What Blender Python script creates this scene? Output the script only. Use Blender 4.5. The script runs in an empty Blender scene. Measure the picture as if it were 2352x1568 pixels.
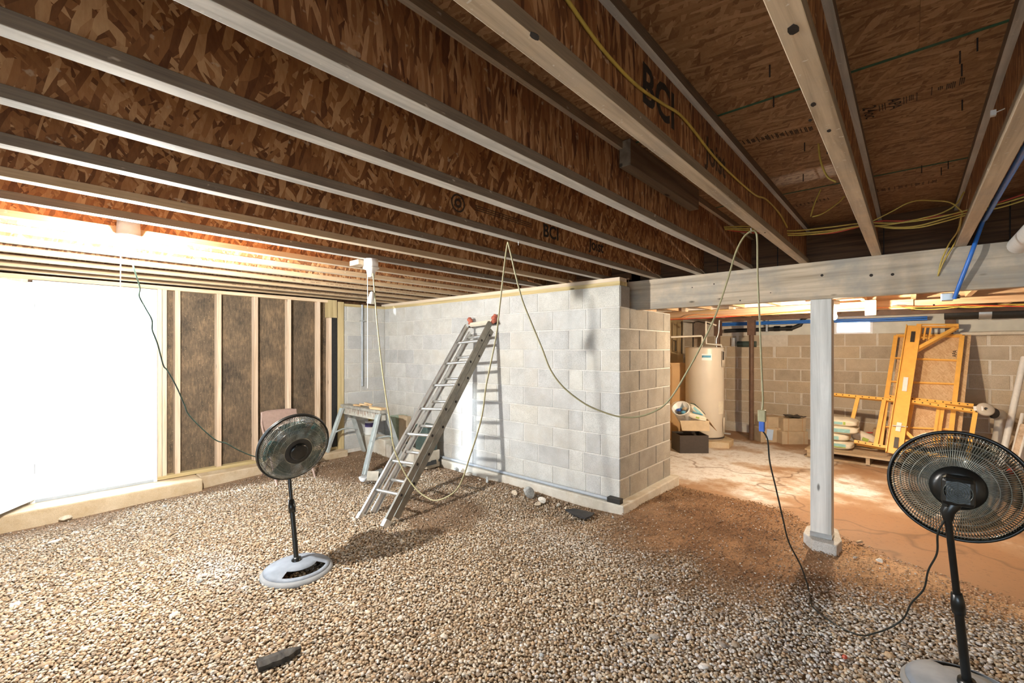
import bpy, bmesh, math, random
import numpy as np
from mathutils import Vector, Matrix
random.seed(7); RNG = np.random.default_rng(7)
SC = bpy.context.scene
COL = SC.collection
PI = math.pi

# ------------------------------------------------------------------ camera, sky, sun, exposure
YAW = math.radians(41.65); F = 1030.0; CZ = 1.54
cam_d = bpy.data.cameras.new('camera'); cam = bpy.data.objects.new('camera', cam_d); COL.objects.link(cam)
cam.location = (0, 0, CZ); cam.rotation_euler = (PI / 2, 0, YAW)
cam_d.sensor_width = 36; cam_d.lens = 36 * F / 2352; cam_d.shift_y = (799.5 - 784) / 2352
cam_d.clip_start = .05; cam_d.clip_end = 300
SC.camera = cam
SC.view_settings.view_transform = 'Standard'; SC.view_settings.look = 'None'
SC.view_settings.exposure = 0.34; SC.view_settings.gamma = 1; SC.view_settings.use_curve_mapping = False
SKY = 11.0          # bright overcast daylight
BULB_W = 400.0      # bulb between the joists by the door (radiant watts)
BULB2_W = 215.0      # bulb in the old cellar behind the post
world = bpy.data.worlds.new('world'); SC.world = world; world.use_nodes = True
bg = world.node_tree.nodes['Background']
bg.inputs['Color'].default_value = (.70, .86, 1.0, 1); bg.inputs['Strength'].default_value = SKY
sun_d = bpy.data.lights.new('sun', 'SUN'); sun_d.energy = 4.5; sun_d.angle = .06; sun_d.color = (.86, .94, 1)
sun = bpy.data.objects.new('sun', sun_d); COL.objects.link(sun)
sun.rotation_euler = Vector((.51, .86, -.27)).to_track_quat('-Z', 'Y').to_euler()     # low sun through the doorway
SC.cycles.max_bounces = 8; SC.cycles.diffuse_bounces = 5; SC.cycles.sample_clamp_indirect = 8
SC.cycles.use_denoising = True
try: SC.cycles.denoiser = 'OPENIMAGEDENOISE'
except Exception: pass

def portal(loc, rot, sx, sy):
    d = bpy.data.lights.new('sky_portal', 'AREA'); d.shape = 'RECTANGLE'; d.size = sx; d.size_y = sy
    d.cycles.is_portal = True
    o = bpy.data.objects.new('sky_portal', d); COL.objects.link(o); o.location = loc; o.rotation_euler = rot
portal((-6.12, .63, 1.15), (0, -PI / 2, 0), 2.0, .95)      # doorway

# ------------------------------------------------------------------ survey helpers: points on real planes
FW = Vector((-math.sin(YAW), math.cos(YAW), 0)); RT = Vector((math.cos(YAW), math.sin(YAW), 0)); EYE = Vector((0, 0, CZ))
def ray(px, py): return FW + RT * ((px - 1176) / F) + Vector((0, 0, -(py - 799.5) / F))
def on_x(v, px, py): d = ray(px, py); return EYE + d * (v / d.x)
def on_y(v, px, py): d = ray(px, py); return EYE + d * (v / d.y)
def on_z(v, px, py): d = ray(px, py); return EYE + d * ((v - CZ) / d.z)
def at_d(dep, px, py): return EYE + ray(px, py) * dep
def on_lean(a, b, px, py):       # plane y = a + b z
    d = ray(px, py); t = (a + b * CZ) / (d.y - b * d.z); return EYE + d * t
def on_vert(p, q, px, py):       # vertical plane through plan points p and q
    n = Vector((-(q[1] - p[1]), q[0] - p[0], 0)); d = ray(px, py)
    t = (Vector((p[0], p[1], 0)) - EYE).dot(n) / d.dot(n); return EYE + d * t

# ------------------------------------------------------------------ mesh builder
OFF = {}
class MB:
    def __init__(s): s.v = []; s.f = []; s.sm = []
    def add(s, vs, fs, smooth=False):
        o = len(s.v); s.v += [tuple(v) for v in vs]; s.f += [tuple(i + o for i in f) for f in fs]; s.sm += [smooth] * len(fs); return s
    def box(s, x0, x1, y0, y1, z0, z1, M=None):
        vs = [Vector((x, y, z)) for z in (z0, z1) for y in (y0, y1) for x in (x0, x1)]
        if M is not None: vs = [M @ v for v in vs]
        return s.add(vs, [(0, 2, 3, 1), (4, 5, 7, 6), (0, 1, 5, 4), (2, 6, 7, 3), (0, 4, 6, 2), (1, 3, 7, 5)])
    def bar(s, p, q, w, h, up=(0, 0, 1), caps=True):       # rectangular bar from p to q
        p = Vector(p); q = Vector(q); d = (q - p); L = d.length; d /= L; u = Vector(up)
        a = d.cross(u)
        if a.length < 1e-4: a = d.cross(Vector((1, 0, 0)))
        a.normalize(); b = a.cross(d)
        M = Matrix((a, d, b)).transposed().to_4x4(); M.translation = p
        return s.box(-w / 2, w / 2, 0, L, -h / 2, h / 2, M)
    def tube(s, pts, r, n=8, cap=True, smooth=True):
        pts = [Vector(p) for p in pts]; rs = r if isinstance(r, (list, tuple)) else [r] * len(pts)
        vs = []; fs = []; pu = None
        for i, p in enumerate(pts):
            t = (pts[min(i + 1, len(pts) - 1)] - pts[max(i - 1, 0)]).normalized()
            if pu is None:
                pu = t.cross(Vector((0, 0, 1)))
                if pu.length < 1e-3: pu = t.cross(Vector((1, 0, 0)))
            pu = (pu - t * pu.dot(t)).normalized(); w = t.cross(pu)
            for k in range(n):
                a = 2 * PI * k / n; vs.append(p + (pu * math.cos(a) + w * math.sin(a)) * rs[i])
        for i in range(len(pts) - 1):
            for k in range(n):
                k2 = (k + 1) % n; fs.append((i * n + k, i * n + k2, (i + 1) * n + k2, (i + 1) * n + k))
        s.add(vs, fs, smooth)
        if cap:
            s.add(vs[:n], [tuple(reversed(range(n)))]); s.add(vs[-n:], [tuple(range(n))])
        return s
    def lathe(s, prof, M=None, n=24, smooth=True):     # profile (r, z)
        vs = []; fs = []
        for r, z in prof:
            for k in range(n):
                a = 2 * PI * k / n; v = Vector((r * math.cos(a), r * math.sin(a), z)); vs.append(M @ v if M is not None else v)
        for i in range(len(prof) - 1):
            for k in range(n):
                k2 = (k + 1) % n; fs.append((i * n + k, i * n + k2, (i + 1) * n + k2, (i + 1) * n + k))
        return s.add(vs, fs, smooth)
    def poly(s, pts, th, nrm):        # flat outline with thickness
        n = len(pts); nv = Vector(nrm).normalized() * th; a = [Vector(p) for p in pts]; b = [p + nv for p in a]
        return s.add(a + b, [tuple(reversed(range(n))), tuple(range(n, 2 * n))] + [(i, (i + 1) % n, n + (i + 1) % n, n + i) for i in range(n)])
    def build(s, name, mat, parent=None, org=None, bevel=0, solid=0):
        off = OFF[parent.name] if parent is not None else Vector(org if org is not None else (0, 0, 0))
        me = bpy.data.meshes.new(name); me.from_pydata([(v[0] - off[0], v[1] - off[1], v[2] - off[2]) for v in s.v], [], s.f)
        me.polygons.foreach_set('use_smooth', s.sm); me.materials.append(mat); me.update()
        o = bpy.data.objects.new(name, me); COL.objects.link(o)
        if parent is not None: o.parent = parent
        else: o.location = off
        OFF[o.name] = off
        if bevel:
            m = o.modifiers.new('bevel', 'BEVEL'); m.width = bevel; m.segments = 2; m.limit_method = 'ANGLE'
        if solid:
            m = o.modifiers.new('solid', 'SOLIDIFY'); m.thickness = solid; m.offset = 0
        return o
def tag(o, label, cat, group=None):
    o['label'] = label; o['category'] = cat
    if group: o['group'] = group
    return o
def thing(name, label, cat, loc=(0, 0, 0), group=None):
    o = bpy.data.objects.new(name, None); COL.objects.link(o); o.location = loc; o.empty_display_size = .1
    OFF[o.name] = Vector(loc); return tag(o, label, cat, group)
def structure(o): o['kind'] = 'structure'; return o
def spline(pts, k=8):
    P = [Vector(p) for p in pts]; P = [P[0] * 2 - P[1]] + P + [P[-1] * 2 - P[-2]]; out = []
    for i in range(1, len(P) - 2):
        a, b, c, d = P[i - 1:i + 3]
        for j in range(k):
            t = j / k
            out.append(.5 * ((2 * b) + (c - a) * t + (2 * a - 5 * b + 4 * c - d) * t * t + (3 * b - a - 3 * c + d) * t ** 3))
    return out + [P[-2]]
def frame(z, x=None):           # matrix whose local z axis is the given direction
    z = Vector(z).normalized(); x = Vector(x) if x is not None else (Vector((0, 0, 1)) if abs(z.z) < .9 else Vector((1, 0, 0)))
    x = (x - z * x.dot(z)).normalized(); y = z.cross(x); return Matrix((x, y, z)).transposed().to_4x4()
def T(p): return Matrix.Translation(Vector(p))
def text(s, size, mat, parent, M, name='stamp', bold=0.0):
    c = bpy.data.curves.new(name, 'FONT'); c.body = s; c.size = size; c.align_x = 'CENTER'; c.align_y = 'CENTER'; c.offset = bold; c.resolution_u = 3
    tmp = bpy.data.objects.new(name, c); COL.objects.link(tmp); dg = bpy.context.evaluated_depsgraph_get(); dg.update()
    me = bpy.data.meshes.new_from_object(tmp.evaluated_get(dg)); bpy.data.objects.remove(tmp); me.materials.clear(); me.materials.append(mat); me.name = name
    o = bpy.data.objects.new(name, me); COL.objects.link(o)
    o.parent = parent; o.matrix_parent_inverse = Matrix.Identity(4); o.matrix_local = T(-OFF[parent.name]) @ M; return o

# ------------------------------------------------------------------ materials
def newmat(name):
    m = bpy.data.materials.new(name); m.use_nodes = True; nt = m.node_tree; b = nt.nodes['Principled BSDF']; return m, nt, b
def nd(nt, t, ins=None, **pr):
    n = nt.nodes.new(t)
    for k, v in pr.items(): setattr(n, k, v)
    for k, v in (ins or {}).items():
        if hasattr(v, 'is_linked') or hasattr(v, 'links'): nt.links.new(v, n.inputs[k])
        else: n.inputs[k].default_value = v
    return n
def c4(c): return (c[0], c[1], c[2], 1)
def ramp(nt, fac, stops):
    n = nd(nt, 'ShaderNodeValToRGB', {'Fac': fac}); e = n.color_ramp.elements
    while len(e) < len(stops): e.new(.5)
    for x, (p, c) in zip(e, stops): x.position = p; x.color = c4(c)
    return n.outputs['Color']
def mixc(nt, f, a, b, mode='MIX'):
    n = nd(nt, 'ShaderNodeMix', data_type='RGBA', blend_type=mode)
    for i, v in ((0, f), (6, a), (7, b)):
        if hasattr(v, 'links'): nt.links.new(v, n.inputs[i])
        else: n.inputs[i].default_value = (c4(v) if i else v)
    return n.outputs[2]
def coords(nt, scale=(1, 1, 1), rand=True):
    tc = nd(nt, 'ShaderNodeTexCoord').outputs['Object']
    if rand:
        r = nd(nt, 'ShaderNodeObjectInfo').outputs['Random']
        off = nd(nt, 'ShaderNodeVectorMath', {0: (37.1, 91.7, 53.3)}, operation='SCALE'); nt.links.new(r, off.inputs['Scale'])
        tc = nd(nt, 'ShaderNodeVectorMath', {0: tc, 1: off.outputs[0]}, operation='ADD').outputs[0]
    return nd(nt, 'ShaderNodeVectorMath', {0: tc, 1: scale}, operation='MULTIPLY').outputs[0]
def noise(nt, v, scale, detail=4, rough=.55, dist=0): return nd(nt, 'ShaderNodeTexNoise', {'Vector': v, 'Scale': scale, 'Detail': detail, 'Roughness': rough, 'Distortion': dist}).outputs['Fac']
def bump(nt, b, h, s=.3, d=.01):
    n = nd(nt, 'ShaderNodeBump', {'Height': h, 'Strength': s, 'Distance': d}); nt.links.new(n.outputs[0], b.inputs['Normal'])
def objrand(nt): return nd(nt, 'ShaderNodeObjectInfo').outputs['Random']
def math2(nt, op, a, b=0.0): return nd(nt, 'ShaderNodeMath', {0: a, 1: b}, operation=op).outputs[0]

def plain(name, col, rough=.5, metal=0, var=.12, scale=30, emit=0, bmp=0, spec=None, alpha=None, trans=0):
    m, nt, b = newmat(name); v = coords(nt); f = noise(nt, v, scale, 3)
    d = [max(0, x * (1 - var)) for x in col]; l = [min(1, x * (1 + var)) for x in col]
    nt.links.new(ramp(nt, f, [(.3, d), (.7, l)]), b.inputs['Base Color'])
    b.inputs['Roughness'].default_value = rough; b.inputs['Metallic'].default_value = metal
    if spec is not None: b.inputs['Specular IOR Level'].default_value = spec
    if bmp: bump(nt, b, f, bmp)
    if trans: b.inputs['Transmission Weight'].default_value = trans
    return m
def wood(name, axis, dark, light, grain=40, rough=.7, knots=True, stain=None, stain_amt=.5, specks=False):
    m, nt, b = newmat(name); s = [1, 1, 1]; s[axis] = .045
    v = coords(nt, s); base = coords(nt)
    g = noise(nt, v, grain, 5, .6, .6); g2 = noise(nt, v, grain * .25, 3, .5, 1.2)
    f = math2(nt, 'ADD', math2(nt, 'MULTIPLY', g, .6), math2(nt, 'MULTIPLY', g2, .4))
    col = ramp(nt, f, [(.38, [x * .88 for x in dark]), (.5, [(a + c) / 2 for a, c in zip(dark, light)]), (.61, light)])
    if stain:
        sf = ramp(nt, noise(nt, base, 3.2, 5, .65), [(.42, (0, 0, 0)), (.66, (stain_amt,) * 3)]); col = mixc(nt, sf, col, stain)
    if knots:
        ks = [9, 9, 9]; ks[axis] = 3.0
        vo = nd(nt, 'ShaderNodeTexVoronoi', {'Vector': coords(nt, ks), 'Scale': 1.0}).outputs['Distance']
        kf = ramp(nt, vo, [(.0, (1, 1, 1)), (.06, (.9, .9, .9)), (.11, (0, 0, 0))]); col = mixc(nt, kf, col, [x * .3 for x in dark])
    if specks:
        sp = ramp(nt, noise(nt, coords(nt, s if specks == 'long' else (1, 1, 1)), 60, 2, .5), [(.68, (0, 0, 0)), (.74, (.8, .8, .8))]); col = mixc(nt, sp, col, (.72, .70, .64))
    col = mixc(nt, .5, col, mixc(nt, 1, col, ramp(nt, objrand(nt), [(0, (.72, .72, .72)), (1, (1.0, .98, .95))]), 'MULTIPLY'))
    nt.links.new(col, b.inputs['Base Color']); b.inputs['Roughness'].default_value = rough; b.inputs['Specular IOR Level'].default_value = .25
    bump(nt, b, f, .25, .004); return m
def osb(name, ax, tones, sc=9.0, fine=False, specks=True, bias=None, asp=None):
    m, nt, b = newmat(name); tc = coords(nt)
    sep = nd(nt, 'ShaderNodeSeparateXYZ', {0: tc}); u, v = sep.outputs[ax[0]], sep.outputs[ax[1]]
    p = nd(nt, 'ShaderNodeCombineXYZ', {0: u, 1: v}).outputs[0]
    wob = nd(nt, 'ShaderNodeTexNoise', {'Vector': p, 'Scale': 4.0, 'Detail': 2}).outputs['Color']
    p = nd(nt, 'ShaderNodeVectorMath', {0: p, 1: nd(nt, 'ShaderNodeVectorMath', {0: wob, 'Scale': .02}, operation='SCALE').outputs[0]}, operation='ADD').outputs[0]
    layers = []
    angs = bias or (.25, 1.35, 2.3, .9)
    for k, a in enumerate(angs):
        ro = nd(nt, 'ShaderNodeMapping', {'Vector': p, 'Rotation': (0, 0, a), 'Location': (k * 3.3, k * 7.1, 0)})
        mp = nd(nt, 'ShaderNodeVectorMath', {0: ro.outputs[0], 1: (sc * (asp[0] if asp else (.75 if not fine else .9)), sc * (asp[1] if asp else (3.6 if not fine else 7)), 1)}, operation='MULTIPLY')
        vo = nd(nt, 'ShaderNodeTexVoronoi', {'Vector': mp.outputs[0], 'Scale': 1.0, 'Randomness': 1.0}, voronoi_dimensions='2D')
        layers.append(nd(nt, 'ShaderNodeSeparateColor', {0: vo.outputs['Color']}))
    val = layers[0].outputs[0]; hgt = layers[0].outputs[1]
    for L in layers[1:]:
        sel = math2(nt, 'GREATER_THAN', L.outputs[1], .52)
        n = nd(nt, 'ShaderNodeMix', {0: sel, 2: val, 3: L.outputs[0]}); val = n.outputs[0]
    gr = noise(nt, nd(nt, 'ShaderNodeVectorMath', {0: p, 1: (30, 8, 1)}, operation='MULTIPLY').outputs[0], 4, 3)
    val2 = math2(nt, 'ADD', math2(nt, 'MULTIPLY', val, .75), math2(nt, 'MULTIPLY', gr, .3))
    col = ramp(nt, val2, [(.12, tones[0]), (.4, tones[1]), (.65, tones[2]), (.95, tones[3])])
    if specks:
        sp = ramp(nt, noise(nt, p, 30, 2, .5), [(.69, (0, 0, 0)), (.74, (.5, .5, .5))]); col = mixc(nt, sp, col, (.55, .43, .3))
    nt.links.new(col, b.inputs['Base Color']); b.inputs['Roughness'].default_value = .62; b.inputs['Specular IOR Level'].default_value = .25
    bump(nt, b, val2, .35, .004); return m
def concrete(name, dark, light, scale=6, speck=.5, rough=.9, per_obj=.18, stain=None):
    m, nt, b = newmat(name); v = coords(nt); f = noise(nt, v, scale, 6, .65); g = noise(nt, v, 220, 2, .6)
    col = ramp(nt, f, [(.3, dark), (.7, light)])
    col = mixc(nt, speck, col, ramp(nt, g, [(.32, (.45, .45, .45)), (.5, (1, 1, 1)), (.7, (1.25, 1.25, 1.25))]), 'MULTIPLY')
    if stain: col = mixc(nt, ramp(nt, noise(nt, v, 2.3, 5, .7), [(.5, (0, 0, 0)), (.75, (.6, .6, .6))]), col, stain)
    col = mixc(nt, 1, col, ramp(nt, objrand(nt), [(0, (1 - per_obj, 1 - per_obj, 1 - per_obj * .9)), (.5, (1, 1, 1)), (1, (1 + per_obj * .2, 1, 1 - per_obj * .4))]), 'MULTIPLY')
    nt.links.new(col, b.inputs['Base Color']); b.inputs['Roughness'].default_value = rough; b.inputs['Specular IOR Level'].default_value = .2
    bump(nt, b, math2(nt, 'ADD', f, math2(nt, 'MULTIPLY', g, .5)), .3, .004); return m
def emission(name, col, s):
    m, nt, b = newmat(name); b.inputs['Emission Color'].default_value = c4(col); b.inputs['Emission Strength'].default_value = s; b.inputs['Base Color'].default_value = c4((.8, .8, .8)); return m

M = {}
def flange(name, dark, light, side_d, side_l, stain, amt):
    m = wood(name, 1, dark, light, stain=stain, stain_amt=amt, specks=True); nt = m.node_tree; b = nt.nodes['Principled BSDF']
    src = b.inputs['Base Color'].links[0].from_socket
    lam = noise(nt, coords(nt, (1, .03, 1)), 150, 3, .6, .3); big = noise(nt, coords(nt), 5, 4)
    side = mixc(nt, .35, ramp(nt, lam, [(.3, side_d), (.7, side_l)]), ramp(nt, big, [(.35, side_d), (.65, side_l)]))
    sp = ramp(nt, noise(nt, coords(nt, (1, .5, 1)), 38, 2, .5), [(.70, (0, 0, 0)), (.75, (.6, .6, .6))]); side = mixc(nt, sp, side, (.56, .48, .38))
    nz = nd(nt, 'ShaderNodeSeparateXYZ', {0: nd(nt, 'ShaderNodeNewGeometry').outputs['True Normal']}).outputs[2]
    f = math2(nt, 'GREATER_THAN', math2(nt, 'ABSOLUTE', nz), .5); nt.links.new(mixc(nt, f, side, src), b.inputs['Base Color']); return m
# laminated flanges: pale veneer faces below and above, browner layered edges
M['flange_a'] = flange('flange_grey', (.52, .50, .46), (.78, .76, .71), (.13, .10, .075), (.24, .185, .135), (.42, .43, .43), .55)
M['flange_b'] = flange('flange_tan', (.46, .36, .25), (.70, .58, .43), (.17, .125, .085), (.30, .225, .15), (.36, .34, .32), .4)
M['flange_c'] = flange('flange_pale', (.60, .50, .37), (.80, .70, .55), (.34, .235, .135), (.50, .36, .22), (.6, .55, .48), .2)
M['web'] = osb('joist_web', (1, 2), [(.11, .040, .016), (.23, .095, .036), (.34, .155, .060), (.56, .33, .16)], 17, bias=(.25, 1.35, 2.3, .8, 1.85))
M['webfine'] = osb('joist_web_fine', (1, 2), [(.07, .024, .011), (.21, .085, .034), (.29, .13, .052), (.50, .28, .14)], 12, fine=True, bias=(1.45, 1.2, 1.75, 1.5))
M['subfloor'] = osb('subfloor_sheet', (0, 1), [(.17, .080, .036), (.28, .15, .072), (.345, .195, .097), (.45, .275, .15)], 10, fine=True, specks=False, bias=(.1, -.45, .6, 1.1, -.15), asp=(1.5, 7.5))
M['rim'] = wood('rim_board', 0, (.06, .028, .013), (.15, .075, .036), knots=False)
M['beam'] = wood('beam_wood', 0, (.34, .27, .19), (.62, .52, .40), grain=22, stain=(.30, .30, .285), stain_amt=.75, specks=False)
M['post'] = wood('post_wood', 2, (.50, .51, .50), (.78, .79, .78), grain=18, stain=(.52, .56, .57), stain_amt=.4)
M['stud'] = wood('stud_pine', 2, (.60, .44, .30), (.80, .65, .50), grain=30)
M['pine_y'] = wood('plate_pine', 1, (.60, .44, .28), (.78, .62, .44), grain=30)
M['treated_x'] = wood('treated_pine', 0, (.46, .36, .17), (.62, .50, .27), grain=30)
M['treated_y'] = wood('treated_pine_y', 1, (.46, .36, .17), (.62, .50, .27), grain=30)
M['treated_z'] = wood('treated_pine_z', 2, (.46, .36, .18), (.62, .50, .28), grain=34)
M['pine_x'] = wood('pine_x', 0, (.55, .44, .32), (.72, .61, .48), grain=30)
M['old_x'] = wood('old_lumber_x', 0, (.42, .27, .16), (.62, .45, .30), grain=30)
M['old_y'] = wood('old_lumber_y', 1, (.40, .26, .15), (.60, .43, .28), grain=30)
M['blocking'] = wood('blocking_board', 1, (.13, .09, .06), (.27, .20, .14), grain=16)
M['cmu'] = concrete('grey_block', (.44, .44, .425), (.61, .615, .60), 4, .55, per_obj=.13, stain=(.50, .47, .41))
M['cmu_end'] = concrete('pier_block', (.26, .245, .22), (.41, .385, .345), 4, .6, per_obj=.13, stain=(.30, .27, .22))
M['cmu_far'] = concrete('tan_block', (.45, .37, .27), (.60, .505, .385), 4, .5, per_obj=.14)
M['mortar'] = concrete('mortar', (.55, .54, .51), (.70, .69, .66), 12, .3)
M['mortar_far'] = concrete('mortar_warm', (.66, .60, .51), (.80, .74, .64), 12, .3)
M['footing'] = concrete('footing_concrete', (.50, .46, .38), (.72, .69, .62), 5, .3, stain=(.42, .31, .18))
M['curb'] = concrete('curb_concrete', (.44, .33, .20), (.62, .52, .38), 5, .3, stain=(.45, .32, .17))
M['pad'] = concrete('pad_concrete', (.50, .48, .44), (.72, .71, .68), 9, .7)
M['white'] = plain('white_paint', (.83, .84, .85), .45, var=.03)
M['doorwhite'] = plain('door_paint', (.66, .67, .69), .5, var=.02)
M['white_dirty'] = plain('white_dirty', (.62, .62, .56), .6, var=.12, scale=4)
M['cream'] = plain('cream_wall', (.60, .46, .26), .7, var=.12, scale=3)
M['black'] = plain('black_plastic', (.006, .007, .007), .3, var=.3)
M['blackmat'] = plain('black_matte', (.018, .018, .017), .6, var=.3)
M['wire'] = plain('cage_wire', (.05, .055, .05), .25, metal=.5, var=.3)
M['wire_b'] = plain('cage_wire_worn', (.20, .20, .17), .3, metal=.5, var=.3)
M['blade'] = plain('teal_blade', (.012, .045, .05), .16, var=.3)
def bladem(col=(.02, .13, .145), tr_=(.45, .62, .62), f=.42, name='teal_translucent_blade'):
    m, nt, b = newmat(name); b.inputs['Base Color'].default_value = c4(col); b.inputs['Roughness'].default_value = .2
    tr = nd(nt, 'ShaderNodeBsdfTransparent', {'Color': c4(tr_)}); mx = nd(nt, 'ShaderNodeMixShader', {0: f}); nt.links.new(b.outputs[0], mx.inputs[1]); nt.links.new(tr.outputs[0], mx.inputs[2])
    nt.links.new(mx.outputs[0], nt.nodes['Material Output'].inputs[0]); return m
M['blade'] = bladem(); M['blade_smoke'] = bladem((.02, .03, .03), (.75, .78, .76), .72, 'smoke_translucent_blade')
M['fanbase'] = plain('fan_base_grey', (.24, .25, .26), .7, var=.15, scale=8)
M['fanlid'] = plain('fan_base_dusty', (.21, .24, .285), .65, var=.2, scale=9)
M['alu'] = plain('aluminium', (.72, .72, .70), .34, metal=.85, var=.1, scale=12)
M['alu_dull'] = plain('aluminium_dull', (.26, .24, .20), .42, metal=.6, var=.25, scale=9)
M['galv'] = plain('galvanised', (.52, .55, .57), .4, metal=.75, var=.12, scale=14)
M['horsetop'] = plain('weathered_board', (.34, .33, .29), .8, var=.3, scale=22)
M['horsebar'] = plain('stained_pale_board', (.50, .49, .43), .75, var=.2, scale=16)
M['drip'] = plain('brown_paint', (.24, .13, .08), .6, var=.3)
M['horse'] = plain('galvanised_painted', (.54, .59, .59), .45, metal=.45, var=.15, scale=10)
M['pvcgrey'] = plain('grey_conduit', (.38, .42, .47), .45, var=.08)
M['pvcwhite'] = plain('white_pvc', (.74, .72, .69), .4, var=.06)
M['pvccream'] = plain('cream_pvc', (.70, .65, .56), .4, var=.06)
M['ductgrey'] = plain('grey_duct', (.50, .45, .38), .5, var=.1, scale=6)
M['cord'] = plain('olive_cord', (.30, .27, .15), .5, var=.1)
M['cordblack'] = plain('black_cord', (.013, .016, .014), .45, var=.2)
M['cordgreen'] = plain('green_cord', (.035, .07, .055), .4, var=.3)
M['yellow'] = plain('yellow_cable', (.50, .36, .07), .45, var=.15)
M['red'] = plain('red_cable', (.50, .06, .03), .45, var=.15)
M['orangewire'] = plain('orange_cable', (.78, .28, .07), .45, var=.15)
M['blue'] = plain('blue_pipe', (.03, .17, .62), .35, var=.1)
M['bluedark'] = plain('blue_line', (.03, .10, .42), .4, var=.1)
M['orange'] = plain('orange_steel', (.86, .47, .105), .45, var=.1, scale=10)
M['rustbrown'] = plain('brown_steel', (.12, .065, .04), .6, var=.25, scale=10)
M['cardboard'] = plain('cardboard', (.46, .30, .17), .85, var=.1, scale=9)
M['cardtan'] = plain('cardboard_pale', (.47, .37, .25), .85, var=.1, scale=9)
M['cabinet'] = plain('tan_laminate', (.55, .34, .15), .55, var=.08, scale=4)
M['heater'] = plain('heater_enamel', (.62, .56, .47), .35, var=.05, scale=3)
M['heatdark'] = plain('heater_dark', (.05, .04, .035), .5)
M['paper'] = plain('bag_paper', (.72, .66, .54), .75, var=.08, scale=14, bmp=.4)
M['teal'] = plain('bag_teal_print', (.28, .52, .54), .6, var=.15, scale=20)
M['lime'] = plain('bag_green_print', (.36, .48, .10), .6, var=.1)
M['bluepr'] = plain('bag_blue_print', (.12, .38, .58), .6, var=.15)
M['ink'] = plain('black_ink', (.018, .012, .009), .8, var=.4, scale=60)
M['inksoft'] = plain('faded_ink', (.045, .027, .017), .8, var=.4, scale=60)
M['printfaint'] = plain('faint_print', (.26, .17, .10), .8, var=.3)
M['green'] = plain('green_edge_seal', (.02, .085, .045), .7, var=.3)
M['chair'] = plain('chair_brown', (.33, .23, .19), .4, var=.1)
M['ragred'] = plain('red_rubber_mitt', (.46, .13, .08), .7, var=.3, scale=22, bmp=.6)
M['bin'] = plain('dark_green_plastic', (.06, .09, .08), .4, var=.15)
M['binlight'] = plain('sage_plastic', (.28, .36, .28), .5, var=.12)
M['purple'] = plain('purple_label', (.07, .05, .17), .5)
M['plank_x'] = wood('pallet_wood', 0, (.34, .25, .16), (.54, .42, .29), grain=26)
M['osbpanel'] = osb('leaning_osb', (0, 2), [(.50, .31, .16), (.56, .37, .20), (.60, .41, .23), (.66, .47, .28)], 26, specks=False)
M['sheath'] = None
M['tar'] = plain('tar_board', (.028, .028, .03), .75, var=.4, scale=18, bmp=.5)
M['weathered'] = wood('weathered_scrap', 0, (.022, .020, .018), (.075, .068, .06), grain=40, knots=False)
M['chip'] = wood('wood_chip', 0, (.56, .36, .18), (.76, .56, .34), grain=30, knots=False)
M['bulb'] = emission('bulb_lit', (1.0, .965, .90), BULB_W / (PI * 4 * PI * .034 ** 2))
M['bulb2'] = emission('bulb_lit_far', (1.0, .79, .55), BULB2_W / (PI * 4 * PI * .032 ** 2))
M['ceramic'] = plain('white_fixture', (.78, .78, .76), .35, var=.04)
def sheath():
    m, nt, b = newmat('sheathing_board'); v = coords(nt); a = noise(nt, v, 3.0, 5, .7)
    g = noise(nt, nd(nt, 'ShaderNodeVectorMath', {0: v, 1: (1, 1, .25)}, operation='MULTIPLY').outputs[0], 55, 4, .7)
    col = ramp(nt, math2(nt, 'ADD', math2(nt, 'MULTIPLY', a, .55), math2(nt, 'MULTIPLY', g, .45)), [(.36, (.045, .033, .022)), (.5, (.115, .082, .05)), (.66, (.24, .16, .09))])
    sp = ramp(nt, noise(nt, v, 75, 2), [(.66, (0, 0, 0)), (.72, (.6, .6, .6))]); col = mixc(nt, sp, col, (.42, .30, .17))
    nt.links.new(col, b.inputs['Base Color']); b.inputs['Roughness'].default_value = .8; bump(nt, b, g, .3, .004); return m
M['sheath'] = sheath()
def glassmat():
    m, nt, b = newmat('window_glass'); b.inputs['Base Color'].default_value = c4((.95, .98, 1)); b.inputs['Roughness'].default_value = .02
    b.inputs['Transmission Weight'].default_value = 1; b.inputs['IOR'].default_value = 1.02; return m
M['glass'] = glassmat()
def attrmat(name, rough=.9, bscale=90, bs=.4):
    m, nt, b = newmat(name); a = nd(nt, 'ShaderNodeAttribute', attribute_name='tint').outputs['Color']
    tc = nd(nt, 'ShaderNodeTexCoord').outputs['Object']; f = noise(nt, tc, bscale, 4, .65)
    nt.links.new(mixc(nt, 1, a, ramp(nt, f, [(.28, (.62, .6, .58)), (.7, (1.18, 1.16, 1.14))]), 'MULTIPLY'), b.inputs['Base Color'])
    b.inputs['Roughness'].default_value = rough; b.inputs['Specular IOR Level'].default_value = .2; bump(nt, b, f, bs, .006); return m
M['ground'] = attrmat('ground_soil', .95, 70, .6)
M['stone'] = attrmat('gravel_stone', .85, 120, .3)
def stonemat(name, c): return plain(name, c, .85, var=.25, scale=45, bmp=.4)
M['rockgrey'] = stonemat('rock_grey', (.36, .37, .36)); M['rocktan'] = stonemat('rock_tan', (.56, .47, .35)); M['rockpale'] = stonemat('rock_pale', (.66, .62, .55))

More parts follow.
